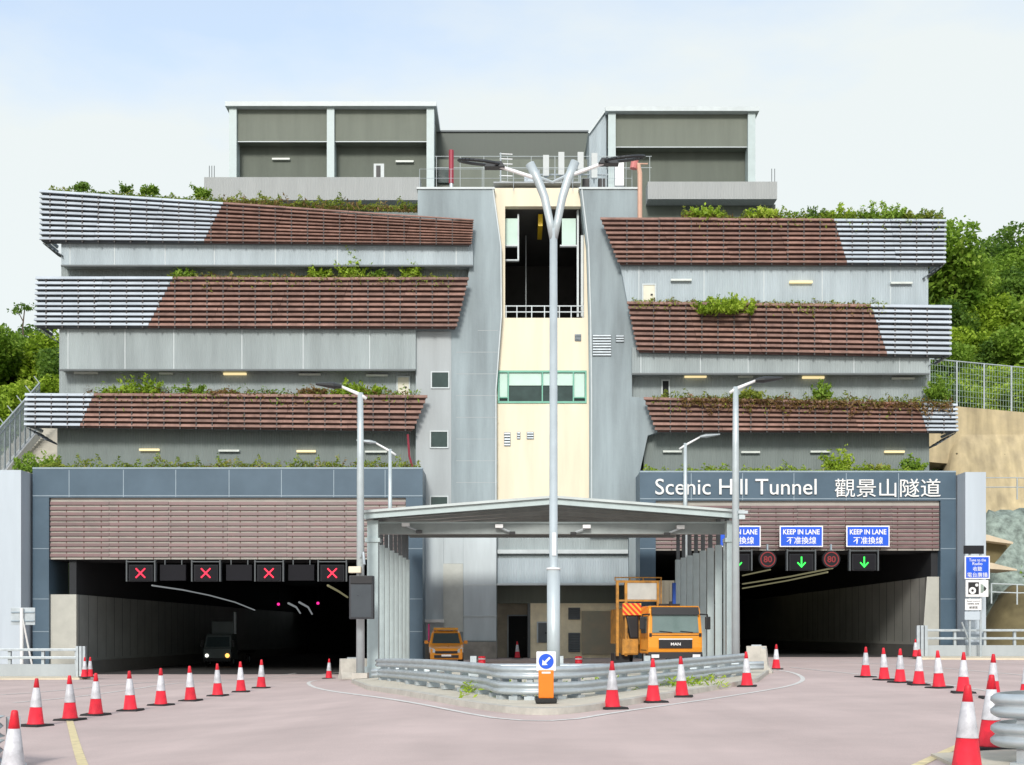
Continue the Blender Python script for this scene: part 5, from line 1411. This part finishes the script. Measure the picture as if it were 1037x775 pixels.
# ------------------------------------------------------------------ barriers
W = [(0.0, .00), (.03, .02), (.08, .02), (.115, .055), (.16, .055), (.195, .02), (.235, .02), (.265, .00)]
Wprof = [(z * .86, o_) for z, o_ in [(.0, .0), (.02, .035), (.055, .075), (.10, .08), (.13, .05), (.165, .02), (.20, .05), (.23, .08), (.275, .075), (.31, .035), (.33, .0)]]
def guard_rail(name, label, pts, zlow, levels, side, post_step=2.0, post_w=.16, zf=gz, cover_=None, posts=True, ztop=None):
    pts = resample(pts, .5); nn = normals2(pts)
    t = thing(name, label, 'crash barrier', (pts[0][0], pts[0][1], zf(*pts[0])))
    for lv in range(levels):
        b = MB(); v = []; k = len(Wprof)
        for th in (0.0, .012):
            for p, q in zip(pts, nn):
                for (dz, o) in Wprof:
                    d = (o - th) * side
                    v.append((p[0] + q[0] * d, p[1] + q[1] * d, zf(*p) + zlow + lv * .345 + dz))
        N = len(pts) * k
        f = []
        for i in range(len(pts) - 1):
            for j in range(k - 1):
                a = i * k + j; f.append((a, a + 1, a + k + 1, a + k)); f.append((N + a, N + a + k, N + a + k + 1, N + a + 1))
        for i in range(len(pts) - 1):
            for j in (0, k - 1):
                a = i * k + j; f.append((a, a + k, N + a + k, N + a))
        for i in (0, len(pts) - 1):
            for j in range(k - 1):
                a = i * k + j; f.append((a, a + 1, N + a + 1, N + a))
        b.add(v, f)
        o = b.build('rail', M_galv, t, smooth=True)
    if posts:
        zt = ztop if ztop else zlow + .325 * levels - .04
        for p, q in list(zip(pts, nn))[1::max(1, round(post_step / .5))]:
            c = (p[0] - q[0] * side * (post_w * .5 + .03), p[1] - q[1] * side * (post_w * .5 + .03)); z = zf(*p)
            h = post_w / 2
            d = q
            e = (-q[1], q[0])
            cor = [(c[0] + d[0] * a + e[0] * b_, c[1] + d[1] * a + e[1] * b_) for a, b_ in ((-h, -h * .7), (h, -h * .7), (h, h * .7), (-h, h * .7))]
            po = MB().prismz(cor, z - .05, z + zt).build('post', M_galv, t)
            MB().prismz([(c[0] + (x - c[0]) * 1.8, c[1] + (y - c[1]) * 1.8) for x, y in cor], z - .05, z + .06).build('foot_plate', M_galv, po)
    return t
zi = lambda x, y: gz(x, y) + .13
gp = [G(*p)[:2] for p in [(382, 692), (440, 700), (495, 708)]]
gp2 = [(-.35, 26.3), (.1, 25.85), (.55, 25.75), (1.0, 25.9), (1.55, 26.4)]
gp3 = [G(*p)[:2] for p in [(640, 705), (700, 696), (755, 688)]]
gpath = smooth_path(gp + gp2 + gp3, 2)
guard_rail('guard_rail', 'galvanised double wave guard rail bending round the front of the island', gpath, .09, 2, -1, 1.5, .18, zi)
guard_rail('guard_rail', 'straight guard rail crossing the island behind the forked lamp', [(-4.8, 40.5), (8.6, 40.5)], .10, 1, -1, 3.0, .3, zi, ztop=.64)
t = guard_rail('guard_rail', 'triple wave guard rail end curling into the picture at the right foreground', smooth_path([(9.8, 12.5), (7.9, 12.95), (6.5, 13.3), (5.72, 13.7), (5.75, 14.2), (6.5, 14.7), (8.5, 15.5), (12, 17)], 2), .22, 2, 1, 6.0, .18)
t2 = guard_rail('guard_rail', 'guard rail end just inside the left edge of the picture', smooth_path([(-12, 13.2), (-9.0, 14.6), (-7.5, 15.9), (-7.1, 16.5), (-7.35, 17.2), (-9, 18), (-13, 19)], 2), .12, 2, 1, 2.0, .18)
tag(MB().prismz([(5.0, 12.6), (9.5, 11.6), (14, 13), (14, 18), (8, 16.2), (5.3, 15)], gz(6, 13) - .1, gz(6, 13) + .03).build('pavement', M_pave), kind='structure')

def parapet(name, label, x0, x1, y, zfun, h0, h1, cat='parapet', open_left=True):
    t = thing(name, label, cat, ((x0 + x1) / 2, y, zfun(x0, y)))
    z = min(zfun(x0, y), zfun(x1, y))
    MB().hexa([(x0, y, z - .3), (x1, y, z - .3), (x1, y + .45, z - .3), (x0, y + .45, z - .3)], [(x0, y + .1, z + h0), (x1, y + .1, z + h0), (x1, y + .4, z + h0), (x0, y + .4, z + h0)]).build('concrete_base', M_conc_l, t)
    n = max(2, round(abs(x1 - x0) / 1.6))
    for i in range(n + 1):
        x = x0 + (x1 - x0) * i / n
        MB().box(x - .07, x + .07, y + .15, y + .3, z + h0 - .02, z + h1 - .03).build('post', M_galv, t)
    for k in range(2):
        zz = z + h0 + (h1 - h0) * (.5 + .5 * k)
        MB().box(x0 - .1, x1 + .1, y + .03, y + .14, zz - .13, zz).build('rail', M_galv, t, bevel=.02)
    return t
Yq = 58.5
parapet('parapet', 'concrete parapet with galvanised rails at the far left road edge', PX(-60, Yq), PX(76, Yq), Yq, lambda x, y: -.72, .72, 1.5)
MB_t = thing('barrier_end', 'upright grey steel end panel closing the left parapet', 'barrier end', (PX(80, 58.3), 58.3, -.75))
for k, px in enumerate((76.5, 80, 83.5)): MB().box(PX(px, 58.3), PX(px + 2.6, 58.3), 58.3, 58.5, -.8, PZ(654.5, 58.3)).build('slat', M_galv, MB_t)
MB().box(PX(76.5, 58.3), PX(86, 58.3), 58.51, 58.9, -.9, -.15).build('footing', M_kerb, MB_t)
Yq = 66.2
parapet('parapet', 'concrete parapet with grey rails running right from the right portal', PX(938, Yq), PX(1120, Yq), Yq, lambda x, y: .1, .75, 1.65)
t = thing('barrier_end', 'upright grey steel end panel closing the right parapet', 'barrier end', (PX(935, 66), 66, .1))
for px in (928.5, 932.5, 936.5): MB().box(PX(px, 66), PX(px + 3, 66), 66, 66.18, -.1, PZ(633.5, 66)).build('slat', M_galv, t)
MB().box(PX(928.5, 66), PX(939.5, 66), 66.19, 66.6, -.1, .75).build('footing', M_kerb, t)
M_strip2 = mat('pale_verge', (0.62, .55, .42), .9, var=.12, scale=1.5)
b = MB(); b.hexa([(PX(925, 64), 63.2, -.1), (40, 60, -.1), (40, 66.2, -.1), (PX(925, 66), 66.2, -.1)], [(PX(925, 64), 63.2, .22), (40, 60, .22), (40, 66.2, .24), (PX(925, 66), 66.2, .24)])
tag(b.build('verge', M_strip2), kind='structure')
b = MB(); b.hexa([(-42, 54, -1.1), (PX(88, 58), 57.0, -1.1), (PX(88, 58), 58.5, -1.1), (-42, 58.5, -1.1)], [(-42, 54, -.60), (PX(88, 58), 57.0, -.62), (PX(88, 58), 58.5, -.6), (-42, 58.5, -.58)])
tag(b.build('verge', M_strip2), kind='structure')
def jersey(name, label, px0, px1, py, yaw, h, m=None):
    x, y, z = G((px0 + px1) / 2, py); L = (px1 - px0) / F * y / 2
    t = thing(name, label, 'concrete barrier', (x, y, z), yaw)
    prof = [(-.32, 0), (.32, 0), (.32, .08), (.16, .30), (.09, h), (-.09, h), (-.16, .30), (-.32, .08)]
    b = MB().prismx(prof, -L, L)
    b.build('body', M_kerb, t, local=True, bevel=.02)
    MB().box(-L * .5, L * .5, -.05, .05, h + .001, h + .05).build('lifting_bar', M_galv, t, local=True)
    return t
jersey('concrete_barrier', 'short pale concrete barrier block left of the island', 344, 374, 688, R(25), .85)
jersey('concrete_barrier', 'pale concrete barrier block at the right end of the island', 768, 779, 682, R(70), .9)
jersey('concrete_barrier', 'second concrete block behind the right end of the island rail', 756, 776, 679, R(-10), .95)

# ------------------------------------------------------------------ keep left bollard
bx, by, bz = PX(553, 24.4), 24.4, gz(0, 24.4) + .135
t = thing('keep_left_bollard', 'orange bollard with a white and blue keep left arrow sign', 'bollard', (bx, by, bz))
MB().box(-.22, .22, -.16, .16, 0, .10).build('base', M_rub, t, local=True, bevel=.03)
MB().box(-.155, .155, -.07, .07, .10, .68).build('orange_body', mat('orange_bollard_plastic', (.80, .20, .01), .45), t, local=True, bevel=.02)
MB().box(-.09, .09, -.076, -.0702, .61, .645).build('reflector', M_wsign, t, local=True)
pn = MB().box(-.20, .20, -.05, .05, .66, 1.06).build('sign_panel', M_wsign, t, local=True, bevel=.015)
MB().disc((0, .86), .155, -.062, -.0505, 32).build('blue_disc', M_sblue, t, local=True)
d = Vector((-1, 0, -1)).normalized(); n__ = Vector((d.z, 0, -d.x)); c = Vector((0, 0, .86))
def q2(a, b_): v = c + d * a + n__ * b_; return (v.x, v.z)
MB().prism([q2(-.11, -.022), q2(.03, -.022), q2(.03, -.075), q2(.115, 0), q2(.03, .075), q2(.03, .022), q2(-.11, .022)], -.075, -.0625).build('white_arrow', M_wsign, t, local=True)

# ------------------------------------------------------------------ traffic cones
def make_cone():
    t = thing('traffic_cone', '', 'traffic cone')
    b = MB(); a = .27
    b.hexa([(-a, -a, 0), (a, -a, 0), (a, a, 0), (-a, a, 0)], [(-a + .02, -a + .02, .045), (a - .02, -a + .02, .045), (a - .02, a - .02, .045), (-a + .02, a - .02, .045)])
    b.build('rubber_base', M_rub, t, local=True, bevel=.008)
    def r(z): return .165 - (.165 - .032) * (z - .045) / .955
    MB().lathe([(r(.045) + .02, .046), (r(.06), .062), (r(.40), .40)], 24).build('red_body', M_red, t, local=True, smooth=True)
    MB().lathe([(r(.40) + .005, .395), (r(.40) + .006, .402), (r(.80) + .005, .795), (r(.80), .80)], 24).build('white_sleeve', M_sleeve, t, local=True, smooth=True)
    MB().lathe([(r(.795), .797), (r(.97), .97), (r(.98) - .004, .99), (.02, .995)], 24).build('red_tip', M_red, t, local=True, smooth=True)
    return t
cone0 = make_cone(); cone_used = []
gA, gB, gC = 'cones across the left carriageway', 'cones across the right carriageway', 'cones along the island'
def cone(px, py, label, group=None, sc=1.0, loc=None):
    loc = loc or G(px, py)
    if not cone_used:
        o = cone0; o.location = loc; o['label'] = label
    else:
        o = dup(cone0, loc, None, label)
    if group: o['group'] = group
    elif 'group' in o: del o['group']
    cone_used.append(o)
    o.rotation_euler = (R(random.uniform(-1.8, 1.8)), R(random.uniform(-1.8, 1.8)), R(random.uniform(-25, 25)))
    o.scale = (1, 1, sc)
    return o
ordn = ['first', 'second', 'third', 'fourth', 'fifth', 'sixth', 'seventh', 'eighth', 'ninth']
for i, (px, py) in enumerate([(36, 735.5), (71, 729.5), (97, 724.5), (132, 720), (163, 714.5), (193, 710), (220.5, 705), (244, 701), (264.5, 697)]):
    cone(px, py, 'red and white traffic cone, %s from the left in the left row' % ordn[i], gA)
cone(12, 814, 'red and white traffic cone cut off at the bottom left corner')
cone(333, 687.5, 'lone traffic cone beside the short concrete block left of the island')
for i, (px, py) in enumerate([(876.5, 686), (895.5, 689), (911.5, 691.5), (930.5, 694), (951, 697), (975.5, 702), (1005.5, 707.5)]):
    cone(px, py, 'red and white traffic cone, %s from the left in the right row' % ordn[i], gB)
cone(1040, 712, 'traffic cone half cut off by the right edge of the picture', gB)
for (px, py, lab) in [(620, 718, 'traffic cone beside the island kerb, nearest the orange bollard'), (661.5, 711.5, 'traffic cone second along the island kerb from the bollard'), (690.5, 706, 'traffic cone third along the island kerb from the bollard'),
                      (756.5, 695.5, 'traffic cone at the right end of the island guard rail')]:
    cone(px, py, lab, gC)
cone(786, 678, 'lone traffic cone right of the pale concrete block')
cone(979, 783, 'large near traffic cone at the bottom right, base below the picture')
cone(1003, 759, 'traffic cone partly hidden behind the right foreground guard rail')
cone(0, 0, 'small traffic cone standing before the dark entrance doorway', None, 1, (PX(524, 69), 69, .05))
cone(0, 0, 'small traffic cone left of the pair at the left parapet end', None, 1, (PX(88.5, 58), 57.6, -.62))
cone(0, 0, 'small traffic cone right of the pair at the left parapet end', None, 1, (PX(92.5, 58), 57.8, -.62))
cone(0, 0, 'small traffic cone beside the right parapet end panel', None, 1, (PX(924.5, 65), 64.6, .22))
o = MB().box(-.42, .42, -.12, .12, 0, .045).box(-.38, .38, -.08, .08, .046, .06).build('rubber_strip', M_rub, loc=G(60, 754), bevel=.01)
tag(o, 'flat black rubber strip lying on the road at the left', 'rubber strip')
for px, py, lab in ((488, 668, 'small pinkish red drum behind the island rail, left of the forked lamp'), (586, 667, 'small pinkish red drum behind the island rail, right of the forked lamp')):
    Yd = 58.0
    t = thing('drum', lab, 'drum', (PX(px, Yd), Yd, 0)); t.scale = (.75, .75, .62)
    MB().lathe([(.22, 0), (.24, .05), (.24, .3), (.22, .33), (.24, .36), (.23, .62), (.18, .66)], 16, (PX(px, Yd), Yd, 0)).build('body', M_red, t, smooth=True)
    MB().lathe([(.243, .40), (.243, .50)], 16, (PX(px, Yd), Yd, 0)).build('band', M_sleeve, t)

# ------------------------------------------------------------------ vehicles
def wheel(t, x, y, r, w, name='wheel'):
    b = MB(); n = 20
    prof = [(r * .62, -w / 2), (r * .95, -w / 2), (r, -w * .35), (r, w * .35), (r * .95, w / 2), (r * .62, w / 2)]
    v = []; f = []
    for rr, xx in prof:
        for k in range(n):
            a = 2 * math.pi * k / n; v.append((x + xx, y + rr * math.cos(a), r + rr * math.sin(a)))
    for i in range(len(prof) - 1):
        for k in range(n): f.append((i * n + k, i * n + (k + 1) % n, (i + 1) * n + (k + 1) % n, (i + 1) * n + k))
    b.add(v, f)
    o = b.build(name, M_tyre, t, local=True, smooth=True)
    h = MB(); h.prismx([(y + r * .63 * math.cos(2 * math.pi * k / n), r + r * .63 * math.sin(2 * math.pi * k / n)) for k in range(n)], x - w * .4, x + w * .4)
    h.build('rim', M_galv, o, local=True)
def shell(t, name, prof, wfun, m, bevel=.04, parent=None):
    """body from a side outline in y,z (front = -y); half width depends on the height"""
    n = len(prof); b = MB()
    v = [(-wfun(y, z), y, z) for y, z in prof] + [(wfun(y, z), y, z) for y, z in prof]
    f = [tuple(range(n)), tuple(range(2 * n - 1, n - 1, -1))] + [(i, i + n, (i + 1) % n + n, (i + 1) % n) for i in range(n)]
    b.add(v, f)
    return b.build(name, m, parent or t, local=True, bevel=bevel)
# orange people carrier under the canopy
van = thing('patrol_van', 'orange patrol van parked under the left side of the canopy', 'van', (PX(452, 58.5), 58.5, gz(-3, 58.5)), R(4))
wf = lambda y, z: .86 - max(0, z - .95) * .22 - (.06 if y < .1 and z < 1 else 0)
body = shell(van, 'body', [(0.0, .28), (-.02, .55), (.08, .82), (.75, 1.02), (1.45, 1.62), (2.0, 1.72), (3.7, 1.70), (4.2, 1.35), (4.3, .6), (4.25, .28)], wf, M_orange, .06)
ws = MB(); ws.hexa([(-.70, .80, 1.075), (.70, .80, 1.075), (.70, .86, 1.075), (-.70, .86, 1.075)], [(-.60, 1.37, 1.585), (.60, 1.37, 1.585), (.60, 1.43, 1.585), (-.60, 1.43, 1.585)])
ws.build('windscreen', M_wind, van, local=True)
MB().box(-.55, .55, -.06, -.01, .58, .70).build('grille', M_black, van, local=True)
MB().box(-.60, .60, -.08, -.01, .36, .50).build('lower_grille', M_black, van, local=True)
for s in (-1, 1):
    MB().hexa([(s * .50, -.05, .62), (s * .83, .06, .64), (s * .83, .2, .64), (s * .50, .1, .62)], [(s * .58, .02, .80), (s * .83, .16, .88), (s * .83, .28, .88), (s * .58, .15, .80)]).build('headlight', M_frame, van, local=True)
    m_ = MB().box(s * .90, s * 1.08, 1.0, 1.1, 1.05, 1.22).box(s * .80, s * .91, 1.02, 1.08, 1.07, 1.12).build('wing_mirror', M_orange, van, local=True, bevel=.02)
    wheel(van, s * .76, .8, .31, .2); wheel(van, s * .76, 3.4, .31, .2)
MB().box(-.62, .62, 1.75, 2.1, 1.74, 1.86).box(-.5, -.4, 1.8, 2.0, 1.68, 1.74).box(.4, .5, 1.8, 2.0, 1.68, 1.74).build('light_bar', mat('amber_light_bar', (.75, .36, .03), .3), van, local=True, bevel=.02)
MB().box(-.24, .24, -.1, -.081, .44, .53).build('number_plate', M_wsign, van, local=True)
MB().tube([(-.86, 1.6, 1.2), (-.86, 1.6, 2.05)], .05, 6).build('flag_pole', mat('magenta_flag', (.5, .03, .18), .5), van, local=True)
# orange truck with platform
Yt = 50.0
tr = thing('works_truck', 'orange works truck with a tall side platform and striped board under the canopy', 'truck', (PX(684, Yt), Yt, gz(6.8, Yt)), R(6))
cf = lambda y, z: 1.17 - max(0, z - 1.7) * .07
cab = shell(tr, 'cab', [(0.06, .62), (0.0, .9), (0.02, 1.45), (.16, 2.52), (.35, 2.66), (1.75, 2.66), (1.8, .62)], cf, M_orange, .06)
MB().hexa([(-1.0, -.035, 1.52), (1.0, -.035, 1.52), (1.0, .05, 1.52), (-1.0, .05, 1.52)], [(-.97, .075, 2.30), (.97, .075, 2.30), (.97, .16, 2.30), (-.97, .16, 2.30)]).build('windscreen', mat('greenish_windscreen', (.14, .20, .19), .08, spec=.7), tr, local=True)
MB().hexa([(-1.02, -.06, 2.28), (1.02, -.06, 2.28), (1.02, .10, 2.28), (-1.02, .10, 2.28)], [(-1.0, .02, 2.60), (1.0, .02, 2.60), (1.0, .2, 2.60), (-1.0, .2, 2.60)]).build('sun_visor', M_black, tr, local=True)
gr = MB().box(-.72, .72, -.05, -.001, .86, 1.22).build('grille', M_black, tr, local=True, bevel=.02)
text_mb('MAN', .12, (0, 1.04), -.07, .02, bold=.02, width=.42).build('emblem', M_wsign, gr, local=True)
MB().box(-.72, .72, -.06, -.02, 1.225, 1.27).build('chrome_strip', M_wsign, tr, local=True)
MB().hexa([(-1.17, -.08, .42), (1.17, -.08, .42), (1.17, .3, .42), (-1.17, .3, .42)], [(-1.15, -.04, .70), (1.15, -.04, .70), (1.15, .3, .70), (-1.15, .3, .70)]).build('bumper', M_black, tr, local=True)
for s in (-1, 1):
    MB().box(s * .72, s * 1.05, -.11, -.082, .46, .60).build('headlight', M_wsign, tr, local=True, bevel=.01)
    MB().box(s * 1.02, s * 1.12, -.03, .1, 1.35, 1.5).build('corner_marker', M_black, tr, local=True)
    mm_ = MB().box(s * 1.30, s * 1.52, -.02, .12, 1.65, 2.2).build('mirror', M_black, tr, local=True, bevel=.04)
    MB().tube([(s * 1.08, .1, 2.3), (s * 1.40, .06, 2.28), (s * 1.40, .06, 2.15)], .035, 6).build('mirror_arm', M_black, mm_, local=True)
    wheel(tr, s * 1.0, .95, .46, .28); wheel(tr, s * 1.0, 5.0, .46, .28)
for s in (-1, 1):
    MB().box(s * 1.12, s * 1.185, .45, 1.35, 1.5, 2.2).build('side_window', M_wind, tr, local=True)
    MB().box(s * 1.168, s * 1.18, .35, 1.5, .75, .79).build('door_trim', M_black, tr, local=True)
MB().box(-1.1, 1.1, -.005, .02, 1.40, 1.425).build('panel_gap', M_black, tr, local=True)
wp = MB()
for s in (-.15, .75): wp.tube([(s, -.03, 1.53), (s - .55, -.05, 1.58)], .018, 5)
wp.build('wiper', M_black, tr, local=True)
MB().box(-.45, .45, 1.0, 1.2, 2.67, 2.76).box(-.06, .06, .8, .9, 2.67, 2.86).build('roof_beacon', M_black, tr, local=True)
MB().box(-1.1, -.55, .10, .14, 1.55, 1.66).box(.62, 1.0, .05, .09, 1.55, 1.68).build('windscreen_sticker', M_wsign, tr, local=True)
MB().box(-.9, .9, 1.9, 6.2, .70, 1.0).build('chassis', M_black, tr, local=True)
M_oldor = mat('weathered_orange_frame', (.55, .26, .04), .6, var=.35, scale=3, col2=(.24, .12, .03))
pf = MB()
for x in (-2.16, -1.78): pf.box(x, x + .11, 1.9, 2.05, .5, 3.78)
pf.box(-2.16, -.25, 1.92, 2.03, 3.70, 3.80); pf.box(-2.16, -.25, 1.92, 2.03, 2.88, 2.96); pf.box(-.35, -.25, 1.9, 2.05, 2.7, 3.699)
pf.build('platform_frame', M_oldor, tr, local=True)
MB().box(-1.66, -.36, 1.95, 2.02, 2.97, 3.69).build('platform_panel', mat('faded_grey_panel', (.52, .53, .50), .7, var=.15), tr, local=True)
tf = MB()
tf.box(-2.16, -.05, 2.3, 2.34, 3.92, 3.97); tf.box(-.10, -.05, 2.3, 2.34, 2.7, 3.919)
for x in (-2.16, -1.5, -.9): tf.box(x, x + .05, 2.3, 2.34, 3.80, 3.919)
tf.build('guard_frame', M_oldor, tr, local=True)
bw0, bw1, bz0, bz1 = -1.92, -1.10, 2.28, 2.80
cb_ = MB().box(bw0, bw1, 1.72, 1.80, bz0, bz1).build('warning_board', mat('board_red', (.72, .05, .02), .5, var=.08), tr, local=True)
sb = MB()
for k in range(-3, 6):                       # slanting stripes clipped to the board
    pts_ = []
    xa_, xb_ = bw0 + k * .24, bw0 + k * .24 + .11
    for (xx, zz) in ((xa_, bz1), (xb_, bz1), (xb_ + .5, bz0), (xa_ + .5, bz0)): pts_.append((xx, zz))
    def clip(poly, f_in, cut):
        o_ = []
        for i_ in range(len(poly)):
            p_, q_ = poly[i_], poly[(i_ + 1) % len(poly)]
            if f_in(p_): o_.append(p_)
            if f_in(p_) != f_in(q_):
                tt = (cut - p_[0]) / (q_[0] - p_[0]); o_.append((cut, p_[1] + (q_[1] - p_[1]) * tt))
        return o_
    pts_ = clip(pts_, lambda p_: p_[0] >= bw0, bw0)
    if len(pts_) > 2: pts_ = clip(pts_, lambda p_: p_[0] <= bw1, bw1)
    if len(pts_) > 2: sb.prism(pts_, 1.70, 1.719)
sb.build('orange_stripes', mat('board_orange', (.85, .42, .05), .5), cb_, local=True)
MB().box(-1.9, -1.2, 1.85, 3.4, .55, 1.25).box(-1.85, -1.2, 1.8, 1.84, .6, 1.2).build('side_locker', M_oldor, tr, local=True, bevel=.02)
MB().hexa([(-1.55, 1.8, 1.25), (-1.18, 1.8, 1.25), (-1.18, 2.6, 1.25), (-1.55, 2.6, 1.25)], [(-1.75, 1.8, 2.25), (-1.18, 1.8, 2.3), (-1.18, 2.6, 2.3), (-1.75, 2.6, 2.25)]).build('dark_hose_reel', M_black, tr, local=True, bevel=.08)
MB().box(-1.60, .9, 2.1, 6.2, 1.0, 2.6).build('load_body', M_oldor, tr, local=True, bevel=.02)
MB().box(-1.0, -.9, 3, 3.1, .6, 1.0).build('strut', M_black, tr, local=True)
MB().box(.62, .76, 3.0, 3.15, 2.3, 3.75).build('blue_ladder_bag', mat('blue_tube', (.02, .09, .45), .5), tr, local=True)
MB().box(-2.2, -1.5, 2.2, 3.0, .12, .62).build('mud_guard', M_black, tr, local=True, bevel=.03)
# dark lorry inside the left tunnel
Yl = 84.0
lo = thing('lorry', 'grey lorry with lit headlamps driving inside the dark left tunnel', 'lorry', (PX(220, Yl), Yl, -.86), R(-4))
M_lorry = mat('grey_green_lorry_paint', (.13, .16, .16), .4)
lf = lambda y, z: 1.0 - max(0, z - 1.4) * .12
shell(lo, 'cab', [(0, .5), (-.02, 1.25), (.12, 1.35), (.35, 2.2), (.6, 2.32), (1.7, 2.32), (1.75, .5)], lf, M_lorry, .05)
MB().hexa([(-.85, .05, 1.40), (.85, .05, 1.40), (.85, .14, 1.40), (-.85, .14, 1.40)], [(-.78, .30, 2.1), (.78, .30, 2.1), (.78, .38, 2.1), (-.78, .38, 2.1)]).build('windscreen', M_wind, lo, local=True)
MB().box(-1.0, 1.0, -.1, .1, .35, .6).build('bumper', M_black, lo, local=True, bevel=.02)
MB().box(-1.05, 1.05, 1.8, 5.8, .9, 1.1).build('flat_bed', M_black, lo, local=True)
MB().box(-1.0, .6, 1.85, 2.0, 1.1, 3.2).build('headboard', M_lorry, lo, local=True)
MB().tube([(.65, 2.1, 1.1), (.65, 2.1, 3.9)], .11, 8).build('crane_post', M_galv, lo, local=True)
for s in (-1, 1):
    wheel(lo, s * .85, .7, .42, .25); wheel(lo, s * .85, 4.6, .42, .25)
    MB().box(s * 1.06, s * 1.22, .05, .15, 1.4, 1.85).build('mirror', M_black, lo, local=True)
MB().disc((-.74, .78), .12, -.06, -.025, 16).build('headlight', lamp('white_headlamp', (1, .96, .85), 1.2), lo, local=True)
MB().disc((.74, .78), .15, -.06, -.025, 16).build('headlight', lamp('amber_headlamp', (1, .45, .10), 1.3), lo, local=True)
for px, py, Yz, lab in ((282, 612, 110, 'small magenta red signal glowing deep in the left tunnel, left of the lamps'), (322, 611, 110, 'small magenta red signal glowing deep in the left tunnel, right of the lamps')):
    t = thing('tunnel_signal', lab, 'signal', P(px, py, Yz))
    MB().box(PX(px, Yz) - .3, PX(px, Yz) + .3, Yz, Yz + .2, PZ(py, Yz) - .3, PZ(py, Yz) + .3).box(PX(px, Yz) - .05, PX(px, Yz) + .05, Yz + .05, Yz + .15, PZ(py, Yz) + .3, 6.6).build('case', M_box, t)
    MB().disc((PX(px, Yz), PZ(py, Yz)), .13, Yz - .04, Yz - .002, 16).build('lens', lamp('magenta_led', (1, .03, .30), .8), t)
